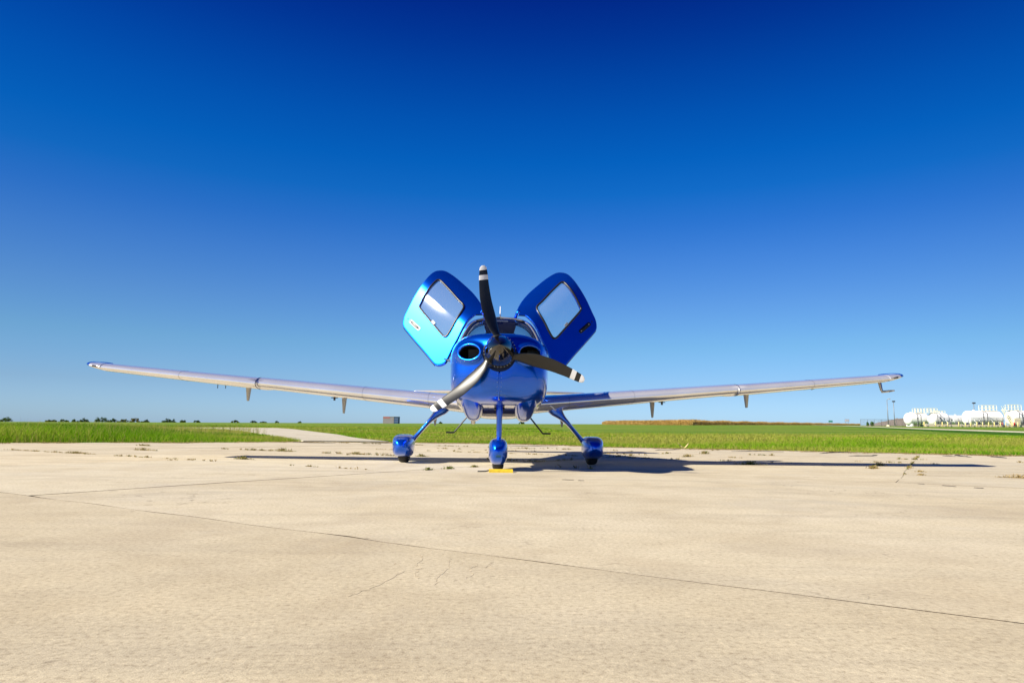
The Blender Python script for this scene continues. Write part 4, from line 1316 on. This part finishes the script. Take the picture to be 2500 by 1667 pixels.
# ------------------------------------------------------------------ corn field
MAT["corn"] = leaf("dry_corn", [(0, (.26, .155, .045)), (.4, (.54, .36, .12)), (.75, (.70, .50, .20)), (1, (.78, .60, .29))], .55)
LINE = [(44, 330), (42.5, 300), (54, 268), (64.7, 245), (100, 318), (151, 420), (260, 590), (432, 850)]
TT, TI = [], []
for a, b in zip(LINE, LINE[1:]):
    a, b = np.array(a, float), np.array(b, float); L = np.linalg.norm(b - a); D = (a[1] + b[1]) / 2
    nn = int(L * (95 if a[0] < 64 else 12)); t = RNG.random(nn); q = a + (b - a) * t[:, None]
    dep = RNG.random(nn) ** 1.6 * (16 if a[0] < 64 else 6); q = q + np.array([.28, .96]) * dep[:, None]
    fade = (.55 + .45 * sm((q[:, 0] - 43) / 5)) * np.interp(q[:, 1], [245, 330, 420, 600, 850], [1.0, 1.03, 1.08, 1.05, 1.0]); z = ground_z(q[:, 0], q[:, 1])
    h = (1.9 + .15 * np.sin(q[:, 0] * .21)) * fade * RNG.uniform(.84, 1.06, nn); wd = .055
    an = RNG.uniform(0, math.pi, nn); dx, dy = np.cos(an) * wd, np.sin(an) * wd
    st = np.stack([np.stack([q[:, 0] - dx, q[:, 1] - dy, z], -1), np.stack([q[:, 0] + dx, q[:, 1] + dy, z], -1), np.stack([q[:, 0] + RNG.normal(0, .1, nn), q[:, 1], z + h], -1)], 1)
    TT.append(st); TI.append(np.clip(.55 + RNG.normal(0, .22, nn), 0, 1))
    for _ in range(4):
        lz = z + h * RNG.uniform(.25, .95, nn); la = RNG.uniform(0, 6.28, nn); ll = RNG.uniform(.3, .7, nn)
        T = np.stack([np.stack([q[:, 0], q[:, 1], lz], -1), np.stack([q[:, 0] + np.cos(la) * ll * .6, q[:, 1] + np.sin(la) * ll * .6, lz + .18], -1), np.stack([q[:, 0] + np.cos(la) * ll, q[:, 1] + np.sin(la) * ll, lz - RNG.uniform(.0, .4, nn)], -1)], 1)
        TT.append(T); TI.append(np.clip(.5 + RNG.normal(0, .25, nn), 0, 1))
tag(tri_soup("corn_field", np.concatenate(TT), MAT["corn"], tint=np.concatenate(TI)), "ripe tan corn field along the skyline right of the aeroplane", "corn", kind="stuff")

# ------------------------------------------------------------------ fuel farm on the right
MAT["tank"] = plain("tank_white", (.70, .70, .70), .6, var=.03)
MAT["rail"] = plain("pale_yellow_rail", (.82, .76, .52), .5)
MAT["bollard"] = plain("bollard_yellow", (.82, .66, .26), .5)
MAT["pipe"] = plain("dark_pipe", (.05, .055, .07), .5)
MAT["galv"] = plain("galvanised_post", (.20, .21, .22), .55, .4)
MAT["red"] = plain("red_enamel", (.55, .02, .02), .4)
MAT["slabfar"] = plain("pale_kerb_concrete", (.55, .48, .36), .9)
MAT["bushy"] = leaf("shrub_leaves", [(0, (.04, .11, .012)), (1, (.10, .19, .03))], .3)
MAT["brush"] = plain("brushwood_heap", (.17, .14, .12), 1.0, var=.35, scale=3)


def gz(x, y): return float(ground_z(x, y))


def railing(par, x0, x1, y, z, h, y2=1.0):
    n = max(2, int(round((x1 - x0) / 1.0)))
    for yy_ in (y - y2, y + y2):
        for k in range(n + 1):
            x = x0 + (x1 - x0) * k / n
            MB().tube([(x, yy_, z), (x, yy_, z + h)], .055, 6).build("railing_post", MAT["rail"], par)
        for q in (.5, 1): MB().tube([(x0, yy_, z + h * q), (x1, yy_, z + h * q)], .05, 6).build("railing_bar", MAT["rail"], par)
    MB().box(((x0 + x1) / 2, y, z - .05), (x1 - x0 + .2, 2 * y2 + .1, .09)).build("walkway", MAT["rail"], par)


TANKS = [  # x0, x1, y, bottom, top, railing x0, x1, rail height, label
    (116.5, 123.3, 203, .35, 3.95, 119.2, 121.9, 1.2, "leftmost white horizontal fuel tank with a plain domed end"),
    (121.1, 126.8, 199, .35, 3.90, 120.4, 123.4, 1.2, "second white fuel tank from the left, close beside the leftmost one"),
    (128.9, 136.6, 207, .35, 3.38, 127.8, 130.7, 1.15, "lower white fuel tank in the middle of the tank row"),
    (132.0, 142.9, 200, .35, 4.58, 137.0, 141.4, 1.5, "longest and tallest white fuel tank, left of the yellow stairs"),
    (142.0, 152.4, 196.3, .35, 4.63, 142.1, 145.8, 1.5, "white fuel tank at the right edge, right of the yellow stairs")]
for x0, x1, y, zb, zt, r0, r1, rh, lab in TANKS:
    g = gz((x0 + x1) / 2, y); rad = (zt - zb) / 2
    tk = empty("fuel_tank", ((x0 + x1) / 2, y, g)); tag(tk, lab, "fuel tank", "white fuel tanks behind the fence")
    L = x1 - x0; dm = min(rad * .62, 1.1)
    pr = [(rad * math.sin(t), -L / 2 + dm - dm * math.cos(t)) for t in np.linspace(.02, math.pi / 2, 10)] + [(rad * math.sin(t), L / 2 - dm + dm * math.cos(t)) for t in np.linspace(math.pi / 2, .02, 10)]
    MB().lathe(pr, (0, 0, (zb + zt) / 2), "x", 40).build("shell", MAT["tank"], tk, True)
    for k in (-.3, .3): MB().box((k * L, 0, .4), (.5, rad * 1.5, .85)).build("saddle", MAT["tank"], tk)
    for k in (-.22, .18): MB().lathe([(.32, -.1), (.32, .18), (.36, .18), (.36, .26)], (k * L, 0, zt), n=16).build("manhole", MAT["tank"], tk)
    railing(tk, r0 - (x0 + x1) / 2, r1 - (x0 + x1) / 2, 0, zt + .1, rh, .6)
    MB().box((-.1 * L, -rad - .02, (zb + zt) / 2 + .2), (.35, .05, .3)).build("placard", MAT["pipe"], tk)
for x, top, lab in ((116.6, 3.5, "dark vertical pipe in front of the leftmost tank"), (117.5, 3.6, "dark bent pipe beside the leftmost tank's vertical pipe"), (122.3, 3.5, "dark vertical pipe in front of the second tank's left end"),
                    (123.2, 3.5, "dark vertical pipe in front of the second tank, right of another pipe"), (135.5, 4.1, "dark vertical pipe on the longest tank, left of a pair"), (136.6, 4.2, "dark bent pipe on the longest tank, right of a pair"),
                    (143.55, 4.4, "dark vertical pipe at the left end of the right edge tank"), (144.5, 4.3, "dark bent pipe on the right edge tank")):
    y = 196.6 if x < 140 else 193.6
    p = empty("vent_pipe", (x, y, gz(x, y))); tag(p, lab, "pipe", "dark pipes in front of the tanks")
    MB().tube([(0, 0, 0), (0, 0, top * .9), (-.12 if "bent" not in lab else -.45, .1, top), (-.15 if "bent" not in lab else -.8, .5, top + .05)], .085, 8).build("riser", MAT["pipe"], p, True)
    MB().box((0, 0, 1.1), (.3, .3, .35)).build("valve", MAT["pipe"], p)
    MB().lathe([(.16, 0), (.16, .12)], (0, 0, top * .87), n=10).build("flange", MAT["pipe"], p)
# low bund wall, pumps between the tanks and the fence
bw = empty("bund_wall", (133.0, 193.3, gz(133.0, 193.3) - .2)); tag(bw, "low pale concrete kerb wall along the foot of the tanks", "kerb wall")
MB().box((0, 0, .35), (33, .3, .8)).build("wall", MAT["slabfar"], bw)
MB().box((0, .6, .74), (33.2, 1.0, .06)).build("capping", MAT["slabfar"], bw)
BOL = [(115.8, "leftmost short yellow bollard, before the leftmost tank"), (119.0, "yellow bollard before the gap between the two left tanks, left one"), (120.9, "yellow bollard before the gap between the two left tanks, right one"),
       (122.4, "yellow bollard before the pipes of the second tank"), (125.5, "yellow bollard before the right end of the second tank"), (127.4, "yellow bollard before the left end of the lower middle tank"),
       (128.9, "yellow bollard before the lower middle tank, left of centre"), (130.6, "yellow bollard before the lower middle tank, right of centre"), (132.2, "yellow bollard before the left dome of the longest tank"),
       (133.9, "yellow bollard before the longest tank, just left of its pipes"), (135.5, "yellow bollard right in front of the longest tank's left pipe"), (137.2, "yellow bollard close left of the first red extinguisher"),
       (138.7, "yellow bollard close right of the first red extinguisher"), (140.5, "yellow bollard left of the yellow stairs"), (142.1, "rightmost yellow bollard, beside the second red extinguisher")]
for x, lab in BOL:
    b = empty("bollard", (x, 192.5, gz(x, 192.5))); tag(b, lab, "bollard", "yellow bollards before the tanks")
    MB().lathe([(.13, 0), (.13, 1.22), (.09, 1.30), (.02, 1.33)], (0, 0, 0), n=12).build("post", MAT["bollard"], b, True)
    MB().lathe([(.20, 0), (.20, .05)], (0, 0, .002), n=12).build("foot", MAT["slabfar"], b)
for i, (x, lab) in enumerate(((125.0, "dark pump set between the second tank and the lower tank"), (127.2, "dark pump set under the lower middle tank"), (129.9, "dark pump set at the right part of the lower middle tank"), (133.2, "dark pump set under the left part of the longest tank"), (134.6, "dark pump set beside the pipes of the longest tank"), (138.2, "dark pump set under the longest tank, near the red extinguisher"), (139.8, "dark hose cabinet at the foot of the yellow stairs"))):
    y = 195.6
    p = empty("pump", (x, y, gz(x, y))); tag(p, lab, "pump", "pumps at the foot of the tanks")
    MB().lathe([(.05, -.5), (.25, -.45), (.25, .35), (.1, .42)], (0, 0, 1.0), "x", 12).build("motor", MAT["pipe"] if i % 2 else MAT["galv"], p, True)
    MB().box((0, 0, .5), (.9, .5, .5)).build("base", MAT["galv"], p)
    MB().tube([(.3, 0, 1.1), (.5, 0, 1.9), (.45, .4, 2.3)], .07, 8).build("pipe", MAT["pipe"], p, True)
    MB().tube([(-.4, 0, .8), (-.9, 0, 1.4), (-1.0, .3, 2.0)], .05, 8).build("pipe", MAT["white"], p, True)
for x, lab in ((138.0, "red fire extinguisher left of the yellow stairs' foot"), (141.3, "red fire extinguisher right of the yellow stairs")):
    e = empty("fire_extinguisher", (x, 192.8, gz(x, 192.8))); tag(e, lab, "fire extinguisher")
    MB().lathe([(.19, 0), (.19, .7), (.08, .85), (.08, .95)], (0, 0, .35), n=12).build("cylinder", MAT["red"], e, True)
    MB().box((0, .25, .6), (.07, .07, 1.4)).build("stand", MAT["pipe"], e)
    MB().tube([(.05, 0, 1.3), (.25, -.05, 1.1), (.22, -.05, .7)], .03, 6).build("hose", MAT["pipe"], e, True)
# stairs up to the walkway
sx = 141.2
stt = empty("stairs", (sx - 1.2, 195.2, gz(sx, 195.2))); tag(stt, "yellow steel stairs between the two tall tanks", "stairs")
for yy_ in (-.4, .4):
    MB().tube([(0, yy_, 4.9), (2.3, yy_, .9), (2.6, yy_, .3)], .09, 6).build("stringer", MAT["rail"], stt)
    MB().tube([(0, yy_, 5.9), (2.4, yy_, 1.9), (2.45, yy_, .9)], .05, 6).build("handrail", MAT["rail"], stt)
    for k in range(4): MB().tube([(.3 + k * .6, yy_, 4.4 - k * 1.04), (.3 + k * .6, yy_, 5.4 - k * 1.04)], .04, 6).build("railing_post", MAT["rail"], stt)
for k in range(12): MB().box((.1 + k * .2, 0, 4.75 - k * .348), (.26, .8, .06)).build("tread", MAT["rail"], stt)
yb = empty("equipment_cabinet", (142.4, 193.4, gz(142.4, 193.4))); tag(yb, "pale yellow cabinet at the foot of the right edge tank", "cabinet")
MB().box((0, 0, 1.25), (1.9, .8, 2.3)).build("case", MAT["rail"], yb); MB().box((0, -.42, 1.3), (1.6, .04, 1.9)).build("door", MAT["slabfar"], yb)

# chain link fence: along the road side and round the tanks
MAT["mesh_wire"] = None
wm = NM("chain_link_wire")
wv = wm.n("ShaderNodeTexWave", wave_type="BANDS", bands_direction="DIAGONAL"); wm.l(wm.pos((1, 1, 1)), wv.inputs[0]); wv.inputs["Scale"].default_value = 4
wm.bsdf(Base_Color=wm.ramp(wv.outputs["Fac"], [(.3, (.16, .17, .18)), (.7, (.24, .25, .26))]), Roughness=.5, Metallic=.5)
MAT["mesh_wire"] = wm.m


def fence(pts, h, lab, step, wires=True):
    x0, y0 = pts[0]
    fo = empty("chain_link_fence", (x0, y0, 0)); tag(fo, lab, "fence")
    wb = MB()
    for a, b in zip(pts, pts[1:]):
        a, b = np.array(a, float), np.array(b, float); L = np.linalg.norm(b - a); n = max(1, int(round(L / step)))
        P = [a + (b - a) * k / n for k in range(n + 1)]
        for k, q in enumerate(P):
            z = gz(*q)
            MB().tube([(q[0] - x0, q[1] - y0, z - .1), (q[0] - x0, q[1] - y0, z + h)], .05, 6).build("fence_post", MAT["galv"], fo)
        for q, r_ in zip(P, P[1:]):
            for zz in (h - .05,): MB().tube([(q[0] - x0, q[1] - y0, gz(*q) + zz), (r_[0] - x0, r_[1] - y0, gz(*r_) + zz)], .035, 5).build("fence_rail", MAT["galv"], fo)
            if wires:
                m = int(step / .22)
                for k in range(-int(h / .22), m):
                    for up_ in (1, -1):
                        t0, t1 = k * .22, k * .22 + h; s0, s1 = max(0, t0), min(step, t1)
                        if s1 <= s0: continue
                        za, zb_ = (s0 - t0, s1 - t0) if up_ > 0 else (h - (s0 - t0), h - (s1 - t0))
                        pa, pb = q + (r_ - q) * s0 / step, q + (r_ - q) * s1 / step
                        p0 = Vector((pa[0] - x0, pa[1] - y0, gz(*q) + max(.05, za - .06))); p1 = Vector((pb[0] - x0, pb[1] - y0, gz(*q) + max(.05, zb_ - .06)))
                        wb.tube([p0, p1], .009, 3)
    if wires: wb.build("wire_mesh", MAT["mesh_wire"], fo)["kind"] = "stuff"
    return fo


fence([(117.1, 230), (124.5, 231), (133.3, 233)], 2.25, "grey chain link fence running from the shrubs to the leftmost tank", 2.9)
fence([(113.2, 191.2), (122.5, 191.1), (151, 191.0)], 2.55, "grey chain link fence along the front of the white tanks", 2.9, False)
# brushwood heap behind the fence
V = []; F = []
nx_, ny_ = 40, 14
for j in range(ny_):
    for i in range(nx_):
        u, v = i / (nx_ - 1), j / (ny_ - 1)
        x = 138 + 22 * u; y = 262 + 10 * v
        h = 3.1 * math.sin(math.pi * v) ** .6 * min(1, u * 1.7) ** .7 * min(1, (1 - u) * 5) ** .5
        V.append((x, y, gz(x, y) - .3 + h * (1 + .045 * RNG.normal()) + .0))
for j in range(ny_ - 1):
    for i in range(nx_ - 1): F.append((j * nx_ + i, j * nx_ + i + 1, (j + 1) * nx_ + i + 1, (j + 1) * nx_ + i))
tag(mesh("mound", V, F, MAT["brush"]), "grey brown brushwood mound behind the fence, left of the tanks", "mound", kind="structure")
for x, w, h, lab in ((115.3, .8, 1.35, "left of two bright green shrubs at the fence corner"), (116.7, 1.2, 1.5, "right of two bright green shrubs at the fence corner")):
    n = 420; c = RNG.normal(0, 1, (n, 3)); c /= np.linalg.norm(c, axis=1)[:, None]; c *= (RNG.random(n) ** .4)[:, None] * [w / 2, w / 2, h / 2]; c[:, 2] += h / 2
    T = c[:, None, :] + RNG.normal(0, .09, (n, 3, 3))
    so = empty("shrub", (x, 222, gz(x, 222))); tag(so, lab, "shrub", "green shrubs by the fence")
    tri_soup("foliage", T, MAT["bushy"], so, RNG.random(n)); MB().tube([(0, 0, 0), (.1, 0, h * .6)], [.08, .03], 6).build("stem", MAT["bark"], so)

# lamp posts
for x, y, h, dirx, lab in ((115.35, 210, 8.3, 1, "tallest grey lamp post left of the tanks on a concrete foot"), (122.9, 220, 7.9, 0, "grey lamp post with a dark head behind the brushwood mound"), (142.6, 211, 7.2, 0, "dark headed lamp post rising behind the longest tank")):
    lp = empty("lamp_post", (x, y, gz(x, y))); tag(lp, lab, "lamp post", "lamp posts round the fuel farm")
    MB().tube([(0, 0, 0), (0, 0, h - .3)], [.13, .08], 10).build("pole", MAT["galv"], lp, True)
    if dirx:
        MB().tube([(0, 0, h - .35), (.25, 0, h - .1), (.5, 0, h)], .07, 8).build("arm", MAT["galv"], lp, True)
        MB().box((.72, 0, h + .06), (.65, .4, .22)).build("lamp_head", MAT["trim"], lp)
        MB().lathe([(.55, -.05), (.45, .45)], (0, 0, 0), n=14).build("foot", MAT["slabfar"], lp)
    else:
        MB().box((0, -.1, h), (.75, .55, .42)).build("lamp_head", MAT["pipe"], lp)
        MB().lathe([(.22, 0), (.22, .12)], (0, 0, 0), n=12).build("foot", MAT["galv"], lp)

# two far roadside signs
for x, w, h, z, m, lab in ((232.7, 3.0, 1.2, 2.2, "sign_green", "small green road sign beyond the corn field"), (244.7, 2.8, 1.3, 2.9, "sign_white", "small white road sign with a dark border beyond the corn field")):
    y = 500.0
    MAT["sign_green"] = MAT.get("sign_green") or plain("sign_green", (.03, .22, .16), .5)
    MAT["sign_white"] = MAT.get("sign_white") or plain("sign_white", (.75, .74, .76), .5)
    MAT["sign_violet"] = MAT.get("sign_violet") or plain("sign_violet", (.10, .08, .20), .5)
    sg = empty("road_sign", (x, y, gz(x, y))); tag(sg, lab, "road sign")
    if m == "sign_white": MB().box((0, .03, z + h / 2), (w + .4, .08, h + .4)).build("border", MAT["sign_violet"], sg)
    MB().box((0, -.04, z + h / 2), (w, .08, h)).build("panel", MAT[m], sg)
    for q in (-.35, .35): MB().tube([(q * w, .12, 0), (q * w, .12, z + h)], .09, 6).build("post", MAT["galv"], sg)
    if m == "sign_white":
        for q in (-.28, 0, .28): MB().box((q * w, -.09, z + h / 2), (.45, .03, .7)).build("letter_block", MAT["sign_violet"], sg)
